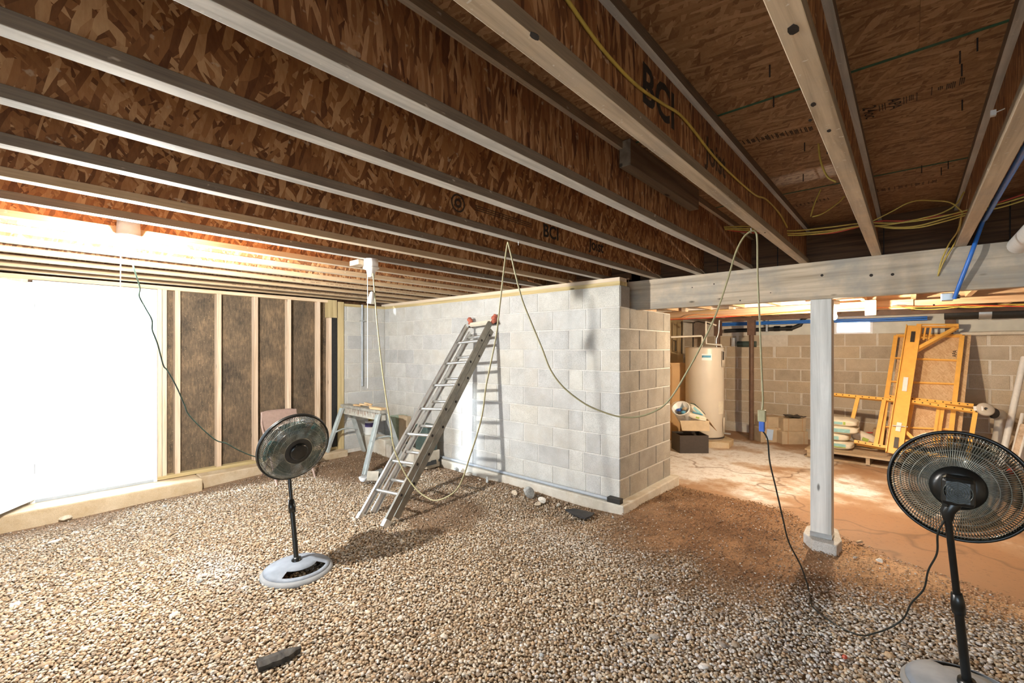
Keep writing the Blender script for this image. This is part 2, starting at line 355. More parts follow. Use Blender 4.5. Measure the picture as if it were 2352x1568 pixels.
# ------------------------------------------------------------------ ground
def vnoise(x, y, sc, seed=0):
    x = np.asarray(x) * sc + seed * 17.3; y = np.asarray(y) * sc + seed * 9.1
    xi = np.floor(x).astype(np.int64); yi = np.floor(y).astype(np.int64); fx = x - xi; fy = y - yi
    fx = fx * fx * (3 - 2 * fx); fy = fy * fy * (3 - 2 * fy)
    def h(a, b):
        n = (a * 374761393 + b * 668265263 + seed * 69069) & 0xffffffff; n = ((n ^ (n >> 13)) * 1274126177) & 0xffffffff
        return ((n ^ (n >> 16)) & 0xffff) / 65535.0
    return (h(xi, yi) * (1 - fx) + h(xi + 1, yi) * fx) * (1 - fy) + (h(xi, yi + 1) * (1 - fx) + h(xi + 1, yi + 1) * fx) * fy
def sstep(a, b, x): t = np.clip((x - a) / (b - a), 0, 1); return t * t * (3 - 2 * t)
def ground_z(x, y):
    x = np.asarray(x, float); y = np.asarray(y, float)
    z = .018 * (vnoise(x, y, 1.3, 1) - .5) + .012 * (vnoise(x, y, 4, 2) - .5)
    z += .06 * sstep(-4.6, -5.7, x) * sstep(.6, 2.6, y) - .02 * sstep(-4.4, -5.6, x) * sstep(.8, -.2, y)
    z += .035 * np.exp(-((x + 1.75) ** 2 / .16 + (y - 4.05) ** 2 / .30))
    z += .03 * np.exp(-((x + 3.2) ** 2 / 1.2 + (y - 3.62) ** 2 / .03))
    z -= .10 * sstep(4.9, 5.5, y + .35 * (vnoise(x, y, 2.2, 5) - .5) + .80 * sstep(-1.2, .3, x))
    return z
def dirtiness(x, y):
    n = (vnoise(x, y, 2.6, 7) - .5) * .9 + (vnoise(x, y, 8, 8) - .5) * .5
    d = sstep(3.05, 3.9, y + .6 * n + .45 * sstep(-2.4, -1.4, x) - .75 * sstep(-1.0, .2, x))
    d = np.maximum(d, sstep(.55, .0, np.hypot((x + 5.2) / 1.0, (y - 3.0) / .75) - .55 + .5 * n) * .85)
    d = np.maximum(d, sstep(-5.25, -5.65, x + .3 * n) * .8)
    d = np.maximum(d, .75 * sstep(.35, -.1, np.hypot((x + 3.35) / .9, (y - 2.75) / .5) - .6 + .6 * n))
    return np.clip(d, 0, 1)
def set_tint(me, cols):
    a = me.color_attributes.new('tint', 'FLOAT_COLOR', 'POINT')
    a.data.foreach_set('color', np.hstack([cols, np.ones((len(cols), 1))]).astype(np.float32).ravel())
def dirt_col(x, y):
    k = vnoise(x, y, 5, 11)[:, None]; r = sstep(-2.6, -1.2, x)[:, None] * sstep(2.8, 3.6, y)[:, None]
    brown = np.array([.17, .105, .062]) * (1 - k) + np.array([.30, .205, .135]) * k
    rust = np.array([.15, .080, .043]) * (1 - k) + np.array([.36, .21, .115]) * k
    o = sstep(-1.0, -.1, x)[:, None] * sstep(3.4, 4.0, y)[:, None]; tan = np.array([.40, .25, .14]) * (1 - k) + np.array([.56, .38, .24]) * k
    return (brown * (1 - r) + rust * r) * (1 - o) + tan * o
gx = np.arange(-6.2, 3.2, .05); gy = np.arange(-3.2, 6.3, .05); GX, GY = np.meshgrid(gx, gy); X = GX.ravel(); Y = GY.ravel()
GZ = ground_z(X, Y) - .008
nx, ny = len(gx), len(gy); idx = np.arange(nx * ny).reshape(ny, nx)
me = bpy.data.meshes.new('floor'); quads = np.stack([idx[:-1, :-1], idx[:-1, 1:], idx[1:, 1:], idx[1:, :-1]], -1).reshape(-1, 4)
me.from_pydata(np.stack([X, Y, GZ], 1).tolist(), [], quads.tolist()); me.polygons.foreach_set('use_smooth', [True] * len(quads)); me.materials.append(M['ground'])
dd = dirtiness(X, Y)[:, None]; soil = np.array([.30, .22, .145]) * (.75 + .5 * vnoise(X, Y, 3, 4)[:, None])
set_tint(me, soil * (1 - dd) + dirt_col(X, Y) * dd)
floor = bpy.data.objects.new('floor', me); COL.objects.link(floor); structure(floor)

# gravel: positions on a jittered lattice inside the wedge the camera (or a step beside it) sees
def in_view(x, y, m=.25):
    dep = x * FW.x + y * FW.y; lat = x * RT.x + y * RT.y
    return (dep > 1.55) & (np.abs(lat) < dep * 1.14 + m + .3)
def gravel_points(sp):
    x, y = np.meshgrid(np.arange(-5.78, 2.2, sp), np.arange(-1.9, 5.0, sp)); x = x.ravel(); y = y.ravel()
    x = x + RNG.uniform(-.6, .6, x.size) * sp; y = y + RNG.uniform(-.6, .6, y.size) * sp
    k = in_view(x, y) & (x > -5.72) & ~((y > 3.70) & (x < -1.98)) & ~((x < -5.66) & (y < 1.45))
    x, y = x[k], y[k]; d = dirtiness(x, y); keep = RNG.random(x.size) < (1 - .52 * d); return x[keep], y[keep]
PAL = np.array([[.52, .425, .315], [.47, .365, .245], [.63, .555, .455], [.40, .295, .195], [.56, .48, .37], [.29, .225, .165], [.50, .365, .235], [.67, .62, .55]])
GRY = np.array([[.52, .49, .45], [.66, .64, .62], [.44, .40, .36], [.36, .29, .22], [.58, .55, .54], [.30, .26, .23], [.48, .36, .25], [.74, .72, .70]])
def stone_cols(x, y):
    n = len(x); g = sstep(-2.2, -.3, x + .8 * (vnoise(x, y, 1.5, 21) - .5)); pick = RNG.random(n) < g * .8
    c = np.where(pick[:, None], GRY[RNG.integers(0, 8, n)], PAL[RNG.integers(0, 8, n)]) * RNG.uniform(.8, 1.12, (n, 1))
    d = (dirtiness(x, y) * (RNG.random(n) < .86))[:, None] * .92; c = c * (1 - d) + dirt_col(x, y) * RNG.uniform(.7, 1.15, (n, 1)) * d
    q = np.exp(-(((x + 1.95) / .55) ** 2 + ((y - 2.95) / .18) ** 2))[:, None] * .5 * RNG.random((n, 1)); c = c * (1 - q) + np.array([.70, .69, .67]) * q
    p = np.exp(-(((x + 3.62) / .30) ** 2 + ((y - .98) / .16) ** 2))[:, None] * .75 * RNG.random((n, 1)) ** .5; return c * (1 - p) + np.array([.74, .72, .70]) * p
t = (1 + 5 ** .5) / 2
ICO = np.array([(-1, t, 0), (1, t, 0), (-1, -t, 0), (1, -t, 0), (0, -1, t), (0, 1, t), (0, -1, -t), (0, 1, -t), (t, 0, -1), (t, 0, 1), (-t, 0, -1), (-t, 0, 1)]) / math.hypot(1, t)
ICF = np.array([(0, 11, 5), (0, 5, 1), (0, 1, 7), (0, 7, 10), (0, 10, 11), (1, 5, 9), (5, 11, 4), (11, 10, 2), (10, 7, 6), (7, 1, 8), (3, 9, 4), (3, 4, 2), (3, 2, 6), (3, 6, 8), (3, 8, 9), (4, 9, 5), (2, 4, 11), (6, 2, 10), (8, 6, 7), (9, 8, 1)])
def rot_mats(n):
    q = RNG.normal(size=(n, 4)); q /= np.linalg.norm(q, axis=1)[:, None]; w, x, y, z = q.T
    return np.stack([1 - 2 * (y * y + z * z), 2 * (x * y - z * w), 2 * (x * z + y * w), 2 * (x * y + z * w), 1 - 2 * (x * x + z * z), 2 * (y * z - x * w), 2 * (x * z - y * w), 2 * (y * z + x * w), 1 - 2 * (x * x + y * y)], 1).reshape(n, 3, 3)
px_, py_ = gravel_points(.0150)
dep = px_ * FW.x + py_ * FW.y; lat = px_ * RT.x + py_ * RT.y; pxx = 1176 + F * lat / dep; pyy = 799.5 + F * CZ / dep
vis = (pxx > 8) & (pxx < 2344) & (pyy < 1556) & ~((np.hypot(px_ - .185, py_ - 2.80) < .26)) & ~((pxx > 570) & (pxx < 720) & (pyy > 1470))
near = np.argsort(np.where(vis, dep, 99))[:300]
rest = np.ones(len(px_), bool); rest[near] = False
# 300 nearest stones, each an object, sharing 12 shapes
shapes = []
for k in range(12):
    vs = ICO * RNG.uniform(.68, 1.22, (12, 1)); mb = MB(); mb.add(vs.tolist(), ICF.tolist())
    me = bpy.data.meshes.new('gravel_stone'); me.from_pydata(mb.v, [], mb.f); me.materials.append(M['stone'])
    set_tint(me, np.repeat([PAL[k % 8] if k < 8 else GRY[(k * 3) % 8]], 12, 0)); shapes.append(me)
gz_near = ground_z(px_[near], py_[near])
for i, j in enumerate(near):
    o = bpy.data.objects.new('gravel_stone', shapes[random.randrange(12)]); COL.objects.link(o)
    s = random.uniform(.0078, .0125); o.scale = (s * random.uniform(.9, 1.4), s * random.uniform(.8, 1.1), s * random.uniform(.55, .85))
    o.rotation_euler = (random.uniform(-.5, .5), random.uniform(-.5, .5), random.uniform(0, 6.28)); o.location = (px_[j], py_[j], gz_near[i] + .002)
    tag(o, 'small rounded tan or grey gravel stone in the loose bed nearest the front', 'stone', 'nearest loose gravel stones')
x, y = px_[rest], py_[rest]; n = len(x)
s = RNG.uniform(.0060, .0118, n); s *= 1 - .38 * dirtiness(x, y); wf_ = (y > 3.42) & (x > -4.7) & (x < -2.2); big = RNG.random(n) < np.where(wf_, .10, .012); s[big] *= RNG.uniform(1.5, 2.3, big.sum())
OCT = np.array([(1, 0, 0), (-1, 0, 0), (0, 1, 0), (0, -1, 0), (0, 0, 1), (0, 0, -1)], float) * 1.12
OCF = np.array([(0, 2, 4), (2, 1, 4), (1, 3, 4), (3, 0, 4), (2, 0, 5), (1, 2, 5), (3, 1, 5), (0, 3, 5)])
zb = ground_z(x, y) + RNG.uniform(-.004, .006, n); cl = stone_cols(x, y); dn_ = x * FW.x + y * FW.y < 3.1
vv, ff, tt, base = [], [], [], 0
for msk, SH, SF in ((dn_, ICO, ICF), (~dn_, OCT, OCF)):
    m_ = int(msk.sum()); k_ = len(SH); sm_ = s[msk]
    V = SH[None] * RNG.uniform(.66, 1.22, (m_, k_, 1)); V = V @ rot_mats(m_) * np.stack([sm_ * RNG.uniform(.95, 1.45, m_), sm_ * RNG.uniform(.75, 1.1, m_), sm_ * RNG.uniform(.5, .85, m_)], 1)[:, None, :]
    a = RNG.uniform(0, 6.28, m_); ca, sa = np.cos(a)[:, None], np.sin(a)[:, None]
    vv.append(np.stack([V[..., 0] * ca - V[..., 1] * sa + x[msk][:, None], V[..., 0] * sa + V[..., 1] * ca + y[msk][:, None], V[..., 2] + zb[msk][:, None]], -1).reshape(-1, 3))
    ff.append((SF[None] + (np.arange(m_) * k_)[:, None, None]).reshape(-1, 3) + base); tt.append(np.repeat(cl[msk], k_, 0)); base += m_ * k_
verts = np.concatenate(vv).astype(np.float32); faces = np.concatenate(ff).astype(np.int32)
me = bpy.data.meshes.new('gravel'); me.vertices.add(len(verts)); me.vertices.foreach_set('co', verts.ravel())
me.loops.add(faces.size); me.loops.foreach_set('vertex_index', faces.ravel()); me.polygons.add(len(faces))
me.polygons.foreach_set('loop_start', np.arange(0, faces.size, 3, dtype=np.int32)); me.update(calc_edges=True)
me.materials.append(M['stone']); set_tint(me, np.concatenate(tt)); print('gravel', n, len(faces))
g = bpy.data.objects.new('gravel', me); COL.objects.link(g); g['kind'] = 'stuff'; tag(g, 'loose tan and grey gravel covering the basement floor', 'gravel')

# concrete slab of the old cellar
def slabmat():
    m, nt, b = newmat('old_slab'); v = coords(nt, rand=False); f = noise(nt, v, 1.1, 6, .62); h = noise(nt, v, 9, 5, .7)
    sepv = nd(nt, 'ShaderNodeSeparateXYZ', {0: v})
    gx_ = nd(nt, 'ShaderNodeMapRange', {0: sepv.outputs[0], 1: -.2, 2: -1.3, 3: -.06, 4: .12}).outputs[0]; gy_ = nd(nt, 'ShaderNodeMapRange', {0: sepv.outputs[1], 1: 7.6, 2: 8.4, 3: 0.0, 4: -.22}).outputs[0]
    gy2 = nd(nt, 'ShaderNodeMapRange', {0: sepv.outputs[1], 1: 5.7, 2: 4.9, 3: 0.0, 4: -.20}).outputs[0]; gy_ = math2(nt, 'ADD', gy_, gy2)
    f = math2(nt, 'ADD', math2(nt, 'ADD', f, gx_), gy_)
    col = ramp(nt, f, [(.34, (.30, .165, .085)), (.46, (.36, .225, .135)), (.53, (.50, .41, .33)), (.60, (.70, .69, .68))])
    col = mixc(nt, ramp(nt, h, [(.50, (0, 0, 0)), (.70, (.6, .6, .6))]), col, (.30, .17, .09))
    col = mixc(nt, ramp(nt, noise(nt, v, 34, 4, .7), [(.56, (0, 0, 0)), (.68, (.55, .55, .55))]), col, (.17, .10, .06))
    cr = nd(nt, 'ShaderNodeTexVoronoi', {'Vector': nd(nt, 'ShaderNodeVectorMath', {0: v, 1: nd(nt, 'ShaderNodeTexNoise', {'Vector': v, 'Scale': 2.0}).outputs['Color']}, operation='ADD').outputs[0], 'Scale': .55}, feature='DISTANCE_TO_EDGE').outputs['Distance']
    col = mixc(nt, ramp(nt, cr, [(0, (.8, .8, .8)), (.02, (0, 0, 0))]), col, (.16, .09, .05))
    nt.links.new(col, b.inputs['Base Color']); b.inputs['Roughness'].default_value = .6; bump(nt, b, h, .25, .005); return m
M['slab'] = slabmat()
structure(MB().box(-3.6, 3.0, 4.05, 9.1, -.2, -.012).build('floor_slab', M['slab']))

# ------------------------------------------------------------------ block walls
BLK = {}
def block(parent, cx, cy, cz, L, H, D, along, mat, out):
    # along: 'x' or 'y'; front face recessed joint geometry; out: outward normal axis sign
    key = (round(L, 3), round(H, 3), along, mat.name, out)
    if key not in BLK:
        b = .004; l, h = L / 2 - .005, H / 2 - .005; mb = MB(); d = out
        ring = [(-l, 0, -h), (l, 0, -h), (l, 0, h), (-l, 0, h)]
        fr = [(p[0] - math.copysign(b, p[0]), 1, p[2] - math.copysign(b, p[2])) for p in ring]
        back = [(p[0], -1, p[2]) for p in ring]
        def cv(p):
            o = {1: D, 0: D - b, -1: -.02}[p[1]] * d
            return (p[0], o, p[2]) if along == 'x' else (o, p[0], p[2])
        mb.add([cv(p) for p in fr + ring + back], [(0, 1, 2, 3)] + [(i, 4 + i, 4 + (i + 1) % 4, (i + 1) % 4) for i in range(4)] + [(4 + i, 8 + i, 8 + (i + 1) % 4, 4 + (i + 1) % 4) for i in range(4)])
        bm = bmesh.new(); vv = [bm.verts.new(v) for v in mb.v]
        for f in mb.f: bm.faces.new([vv[i] for i in f])
        bmesh.ops.recalc_face_normals(bm, faces=bm.faces); me = bpy.data.meshes.new('block'); bm.to_mesh(me); bm.free(); me.materials.append(mat); BLK[key] = me
    o = bpy.data.objects.new('block', BLK[key]); COL.objects.link(o); o.parent = parent
    j = random.uniform(-.0012, .0012); off = OFF[parent.name]
    o.location = Vector((cx + (0 if along == 'x' else j), cy + (j if along == 'x' else 0), cz)) - off; return o
CH = .2032; YW = 3.808; XC = -2.034; XL = -5.972
core = MB().box(XL - .2, XC - .006, YW + .005, YW + .195, .08, .1 + 10 * CH).box(XC - .2, XC - .005, YW + .19, 4.985, .08, .1 + 9 * CH)
wall_back = structure(core.build('wall_back', M['mortar']))
for r in range(10):
    z = .1 + (r + .5) * CH; x = XC
    cuts = [.406, .165] if r % 2 else [.203, .165]
    while x > XL + .02:
        L = cuts.pop(0) if cuts else .406; L = min(L, x - XL)
        block(wall_back, x - L / 2, YW + .002, z, L, CH, .0025, 'x', M['cmu'], -1); x -= L
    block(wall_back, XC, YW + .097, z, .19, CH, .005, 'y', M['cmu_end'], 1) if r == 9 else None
for r in range(9):
    z = .1 + (r + .5) * CH; y = YW; cuts = [.397, .397, .386] if r % 2 else [.195, .397, .397, .191]
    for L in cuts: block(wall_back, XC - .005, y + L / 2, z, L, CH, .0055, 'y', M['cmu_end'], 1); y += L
structure(MB().box(XL, XC + .075, YW - .075, 5.06, -.1, .098).build('footing', M['footing'], bevel=.012))
wc = structure(MB().box(XL - .19, XL - .005, 3.15, YW, -.05, .1 + 10 * CH).build('wall_corner', M['mortar']))
for r in range(10):
    z = .1 + (r + .5) * CH; y = YW; cuts = [.203, .406, .05] if r % 2 else [.406, .25]
    for L in cuts: block(wc, XL - .005, y - L / 2, z, L, CH, .005, 'y', M['cmu'], 1); y -= L
# sill plates on the block wall
pl = thing('sill_plate', 'double wooden sill plate on top of the grey block partition', 'plate', (-4, YW + .08, 2.132))
MB().box(XL - .1, XC + .0, YW - .004, YW + .14, 2.132, 2.170).build('lower_board', M['treated_x'], pl)['label'] = 'yellowish treated lower board'
MB().box(XL - .1, XC - .006, YW + .004, YW + .14, 2.171, 2.208).build('upper_board', M['pine_x'], pl)['label'] = 'pale grey upper board'
tag(MB().box(XL - .12, XL + .002, 3.15, YW - .006, 2.132, 2.170).build('sill_board', M['treated_y'], org=(XL, 3.5, 2.15)), 'short treated sill board on the corner blocks beside the stud wall', 'plate')

# ------------------------------------------------------------------ stud wall with the doorway
XS = -5.97; XB = -6.062
wl = structure(MB().box(XB - .012, XB, 1.10, 3.16, .10, 2.52).box(XB - .012, XB, .12, 1.10, 2.15, 2.52).box(XB - .15, XB - .10, 3.10, 4.3, 2.0, 2.53).box(XB - .012, XB, -3.2, .12, -.1, 2.52).build('wall_left', M['rim']))
for y0, y1 in ((1.12, 1.60), (1.605, 2.815), (2.82, 3.15)):
    MB().box(XB, XB + .008, y0, y1, .17, 2.166).build('sheathing_panel', M['sheath'], wl)
for a, bb in ((1.055, 1.093), (1.096, 1.136), (1.207, 1.256), (1.598, 1.647), (1.990, 2.037), (2.384, 2.429), (2.771, 2.812)):
    MB().box(XB + .006, XS, a, bb, .174, 2.166).build('stud', M['stud'], wl, bevel=.003)
MB().box(XB + .006, XS, 2.930, 2.970, .174, 1.96).build('stud', M['stud'], wl, bevel=.003)
MB().box(XB + .03, XS - .004, 2.972, 3.05, .174, 1.97).build('board', M['blackmat'], wl)['label'] = 'dark grey board beside the last stud'
MB().box(XB + .006, XS + .012, 2.915, 3.04, 1.962, 2.205).build('stud_block', M['treated_z'], wl)['label'] = 'short greenish treated block above the cut stud'
MB().box(XB + .006, XS + .01, 3.058, 3.145, .09, 2.19).build('stud', M['treated_z'], wl, bevel=.004)['label'] = 'yellowish stud against the corner blocks'
MB().box(XB + .004, XS, 1.04, 3.05, .136, .174).build('bottom_plate', M['treated_y'], wl, bevel=.003)['label'] = 'greenish treated bottom plate'
MB().box(XB + .004, XS, -.6, 2.92, 2.166, 2.206).build('top_plate', M['pine_y'], wl, bevel=.003)
MB().box(XB + .004, XS, -.6, .12, -.1, 2.166).build('wall_board', M['stud'], wl)
MB().box(XB + .02, XS - .02, -.5, 2.95, 2.30, 2.50).build('rim_joist', M['rim'], wl)['label'] = 'dark rim joist over the plate'
# curb and stoop
cu = structure(MB().box(XB - .2, -5.80, 1.40, 3.12, -.2, .136).build('curb', M['curb'], bevel=.012))
st = structure(MB().box(XB - .2, -5.71, -1.2, 1.40, -.2, .130).build('stoop', M['curb'], bevel=.014))
# door frame and door
df = structure(MB().box(XB - .03, XS + .012, 1.022, 1.052, .13, 2.160).build('door_frame', M['white'], bevel=.003))
MB().box(XB - .03, XS + .012, .15, 1.022, 2.128, 2.160).build('head_jamb', M['white'], df)
MB().box(XB - .03, XS + .012, .135, .165, .13, 2.128).build('hinge_jamb', M['white'], df)
MB().box(XB + .012, XB + .028, 1.006, 1.024, .165, 2.13).build('door_stop', M['white'], df)
MB().box(XB - .06, XS + .004, .15, 1.04, .131, .160).build('threshold', M['pvcgrey'], df)['label'] = 'blue-grey metal threshold'
d0 = Vector((-5.955, .172, 0)); ddir = Vector((.346, -.222, 0)).normalized(); dn = Vector((-ddir.y, ddir.x, 0))
if dn.dot(Vector((0, 0, 0)) - d0) < 0: dn = -dn
DM = Matrix((ddir, -dn, Vector((0, 0, 1)))).transposed().to_4x4(); DM.translation = d0    # local x along leaf, -y towards camera
door = MB()
W, H0, H1 = .91, .168, 2.120
cols = [(.0, .105), (.395, .515), (.805, .91)]; rows = [(H0, .40), (.98, 1.10), (1.66, 1.74), (1.98, H1)]
rows = [(H0, .39), (.915, 1.075), (1.585, 1.70), (1.985, H1)]
for a, bb in cols: door.box(a, bb, 0, .042, H0, H1, DM)
for a, bb in rows: door.box(.105, .395, 0, .042, a, bb, DM); door.box(.515, .805, 0, .042, a, bb, DM)
od = structure(door.build('door_1', M['doorwhite']))
for c0, c1 in ((.105, .395), (.515, .805)):
    for r0, r1 in ((.39, .915), (1.075, 1.585), (1.70, 1.985)):
        mb = MB(); e = .045; f0 = .012
        o_ = [(c0, r0), (c1, r0), (c1, r1), (c0, r1)]; i_ = [(c0 + e * .5, r0 + e * .5), (c1 - e * .5, r0 + e * .5), (c1 - e * .5, r1 - e * .5), (c0 + e * .5, r1 - e * .5)]
        q_ = [(c0 + e, r0 + e), (c1 - e, r0 + e), (c1 - e, r1 - e), (c0 + e, r1 - e)]
        vs = [DM @ Vector((p[0], .003, p[1])) for p in o_] + [DM @ Vector((p[0], .013, p[1])) for p in i_] + [DM @ Vector((p[0], .005, p[1])) for p in q_]
        mb.add(vs, [(k, (k + 1) % 4, 4 + (k + 1) % 4, 4 + k) for k in range(4)] + [(4 + k, 4 + (k + 1) % 4, 8 + (k + 1) % 4, 8 + k) for k in range(4)] + [(8, 9, 10, 11)])
        mb.box(c0, c1, .020, .024, r0, r1, DM); mb.build('door_panel', M['doorwhite'], od)
for z in (.40, 1.15, 1.90): MB().box(-.02, .02, -.004, .0, z, z + .09, DM).build('hinge', M['galv'], od)

# ------------------------------------------------------------------ ceiling: subfloor sheets
ce = structure(MB().box(-6.2, 3.0, -3.2, 9.3, 2.530, 2.56).build('ceiling', M['rim']))
seams = [-3.1, -1.69, -.46, .76, 1.97, 3.25, 4.5]
for i in range(len(seams) - 1):
    x = -6.1 - (1.2 if i % 2 else .35)
    while x < 2.6:
        x1 = min(x + 2.44, 2.62); x0 = max(x, -6.1)
        MB().box(x0 + .0003, x1 - .0003, seams[i] + .004, seams[i + 1] - .004, 2.511, 2.529).build('subfloor_sheet', M['subfloor'], ce); x += 2.44
    if i: MB().box(-6.1, 2.6, seams[i] - .006, seams[i] + .006, 2.5085, 2.527).build('edge_seal', M['green'], ce)['label'] = 'green sealed edge between two sheets'
def ceil_text(s, size, px, py, rot, m='inksoft', bold=.0008):
    p = on_z(2.5105, px, py); Mx = T((p.x, p.y, 2.5095)) @ Matrix.Rotation(PI, 4, 'X') @ Matrix.Rotation(rot, 4, 'Z'); return text(s, size, M[m], ce, Mx, 'stamp', bold)
R90 = math.radians(-88)
ceil_text('24oc', .062, 1998, 258, R90, 'ink', .0003); ceil_text('APA', .055, 2054, 238, R90, 'ink', .0003)
def ceil_bars(spec):
    mb = MB()
    for px, py, w, h in spec:
        p = on_z(2.5105, px, py); k_ = max(1, int(w / .004))
        for q_ in range(k_):
            xx = p.x + (q_ - (k_ - 1) / 2) * .0052; hh = h * (1 if k_ == 1 else random.uniform(.6, 1)); mb.box(xx - .0013, xx + .0013, p.y - hh / 2, p.y + hh / 2, 2.5085, 2.511)
    o = mb.build('stamp', M['inksoft'], ce); o['kind'] = 'stuff'
ceil_bars([(1956, 268, .006, .06), (1962, 266, .004, .05), (1970, 264, .006, .045), (2020, 248, .005, .06), (2027, 246, .004, .06), (2033, 244, .004, .06), (2076, 231, .004, .06), (2082, 229, .004, .06), (2093, 224, .012, .05), (2106, 222, .007, .07), (2140, 209, .005, .07), (2160, 202, .012, .03), (2184, 196, .020, .055), (2205, 187, .006, .06), (2212, 185, .010, .05)]
          + [(1708 + i * 11, 327 - i * 2.3, .004 + .004 * ((i * 7) % 3), .045 + .02 * (i % 2)) for i in range(15)] + [(2016 + i * 13, 438 - i * 2.2, .005 + .006 * ((i * 5) % 3), .06) for i in range(11)] + [(1830 + i * 9, 472 - i * 2, .006 + .004 * (i % 2), .05) for i in range(9)])
mb = MB()
for px, py in ((1768, 150), (1777, 222), (1848, 328), (1845, 400), (2245, 88), (2209, 148), (2210, 230), (2205, 118), (2117, 380), (2162, 385), (2178, 370), (1900, 335)):
    p = on_z(2.51, px, py); mb.box(p.x - .002, p.x + .002, p.y - .002, p.y + .002, 2.47, 2.512)
o = mb.build('nail_tip', M['ink'], ce); o['kind'] = 'stuff'

# ------------------------------------------------------------------ floor joists (I-joists along y)
JX = [.66, .245, -.185, -.63, -1.032, -1.43, -1.837, -2.245, -2.662, -3.055, -3.46, -3.865, -4.275, -4.67, -5.07, -5.47, -5.80]
ZB, ZT = 2.208, 2.511
jl = {0: 'engineered joist farthest right, beyond the blue pipe', 1: 'engineered joist running along the left of the blue pipe',
      2: 'engineered joist with a dark knot hole near the camera, right of the yellow cable', 3: 'engineered joist with a yellow cable stapled along its web',
      4: 'engineered joist with a short blocking board against its web', 5: 'engineered joist next left of the one with the blocking board',
      6: 'engineered joist with big black stamped lettering far along its web', 7: 'engineered joist with the nail holding up the cord loop by the ladder',
      8: 'pale engineered joist fourth left of the yellow cable joist counting from the cord nail', 9: 'engineered joist carrying the white lamp holder in the middle',
      10: 'engineered joist on the door side of the middle lamp holder, beside the lit bulb', 11: 'engineered joist just past the lit bulb toward the doorway',
      12: 'fifth engineered joist from the stud wall', 13: 'fourth engineered joist from the stud wall', 14: 'third engineered joist from the stud wall', 15: 'second engineered joist from the stud wall', 16: 'engineered joist closest to the stud wall over the doorway'}
jl[5] = 'weathered engineered joist between the blocking board joist and the stamped lettering joist'
jl[8] = 'pale engineered joist between the cord nail and the middle lamp holder'
joists = []
for i, x in enumerate(JX):
    t = thing('floor_joist', jl[i], 'joist', (x, 1.5, ZB), 'engineered floor joists'); joists.append(t)
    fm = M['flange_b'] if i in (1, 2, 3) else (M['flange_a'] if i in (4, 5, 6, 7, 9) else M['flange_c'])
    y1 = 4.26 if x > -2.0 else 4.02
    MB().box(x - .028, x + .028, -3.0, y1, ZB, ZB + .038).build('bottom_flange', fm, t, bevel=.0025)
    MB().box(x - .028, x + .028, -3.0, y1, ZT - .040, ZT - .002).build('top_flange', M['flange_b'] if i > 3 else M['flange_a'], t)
    MB().box(x - .005, x + .005, -3.0, y1, ZB + .036, ZT - .036).build('web', M['webfine'] if i in (3, 4, 1) else M['web'], t)
def web_text(j, s, size, y, z, m='ink', bold=.002):
    x = JX[j] + .0056; Mx = T((x, y, z)) @ Matrix(((0, 0, 1), (1, 0, 0), (0, 1, 0))).to_4x4(); return text(s, size, M[m], joists[j], Mx, 'stamp', bold)
web_text(3, 'BCI', .175, 1.44, 2.365, 'ink', .004); web_text(3, 'Joist', .15, 2.02, 2.35, 'inksoft', .003)
web_text(6, 'BCI', .12, 2.46, 2.325, 'ink', .003); web_text(6, 'Joist', .12, 3.05, 2.335, 'ink', .003)
for dy in (0, .012, .024): MB().box(JX[6] + .005, JX[6] + .0062, 1.75, 2.25, 2.318 + dy, 2.322 + dy).build('stamp', M['inksoft'], joists[6])
M6 = T((JX[6] + .0058, 1.62, 2.325)) @ frame((1, 0, 0)); MB().lathe([(.040, 0), (.050, 0)], M6, 20).lathe([(.012, 0), (.026, 0)], M6, 16).build('stamp', M['inksoft'], joists[6])
for j, (y0, y1) in ((13, (1.9, 3.4)), (15, (1.6, 3.2))):      # faint print on flange sides
    mb = MB(); y = y0
    while y < y1: w = random.uniform(.01, .05); mb.box(JX[j] + .0275, JX[j] + .0288, y, y + w, ZB + .013, ZB + .022); y += w + random.choice((.012, .012, .06))
    o = mb.build('print', M['printfaint'], joists[j]); o['kind'] = 'stuff'
# mould and dark blots on the web by the bulb are part of the board material
for j, kn in ((2, ((1822, 68, .013), (1868, 240, .008), (1861, 276, .006), (1904, 300, .007))), (3, ((1228, 83, .010), (1757, 534, .006)))):
    mb = MB()
    for px, py, r in kn:
        q = on_z(ZB - .0006, px, py); mb.poly([(q.x + r * .8 * math.cos(a), q.y + r * 1.5 * math.sin(a) * random.uniform(.8, 1.2), ZB - .0012) for a in [k * PI / 5 for k in range(10)]], .001, (0, 0, 1))
    o = mb.build('knot', M['ink'], joists[j]); o['kind'] = 'stuff'
bk = tag(MB().box(-1.022, -.965, 1.905, 2.80, 2.385, 2.508).build('blocking_board', M['blocking'], org=(-.99, 2.35, 2.45), bevel=.004), 'short brown blocking board fixed against a joist web under the subfloor', 'board')
# rim boards that close the joist bays
for x0, x1 in zip(JX[1:], JX[:-1]):
    yy = 4.262 if x1 > -1.9 else 4.03
    pass
rimr = structure(MB().box(-2.05, 2.7, 4.265, 4.31, ZB + .002, ZT).build('trim_1', M['rim']))
riml = structure(MB().box(-6.1, -2.05, 4.025, 4.07, ZB + .002, ZT).build('trim_2', M['rim']))
mb = MB()
for px in (1443, 1648, 1786, 2030, 2320):
    p = on_y(4.262, px, 560); mb.box(p.x - .003, p.x + .003, 4.258, 4.266, ZB + .004, ZT - .03)
o = mb.build('joint', M['ink'], rimr); o['kind'] = 'stuff'

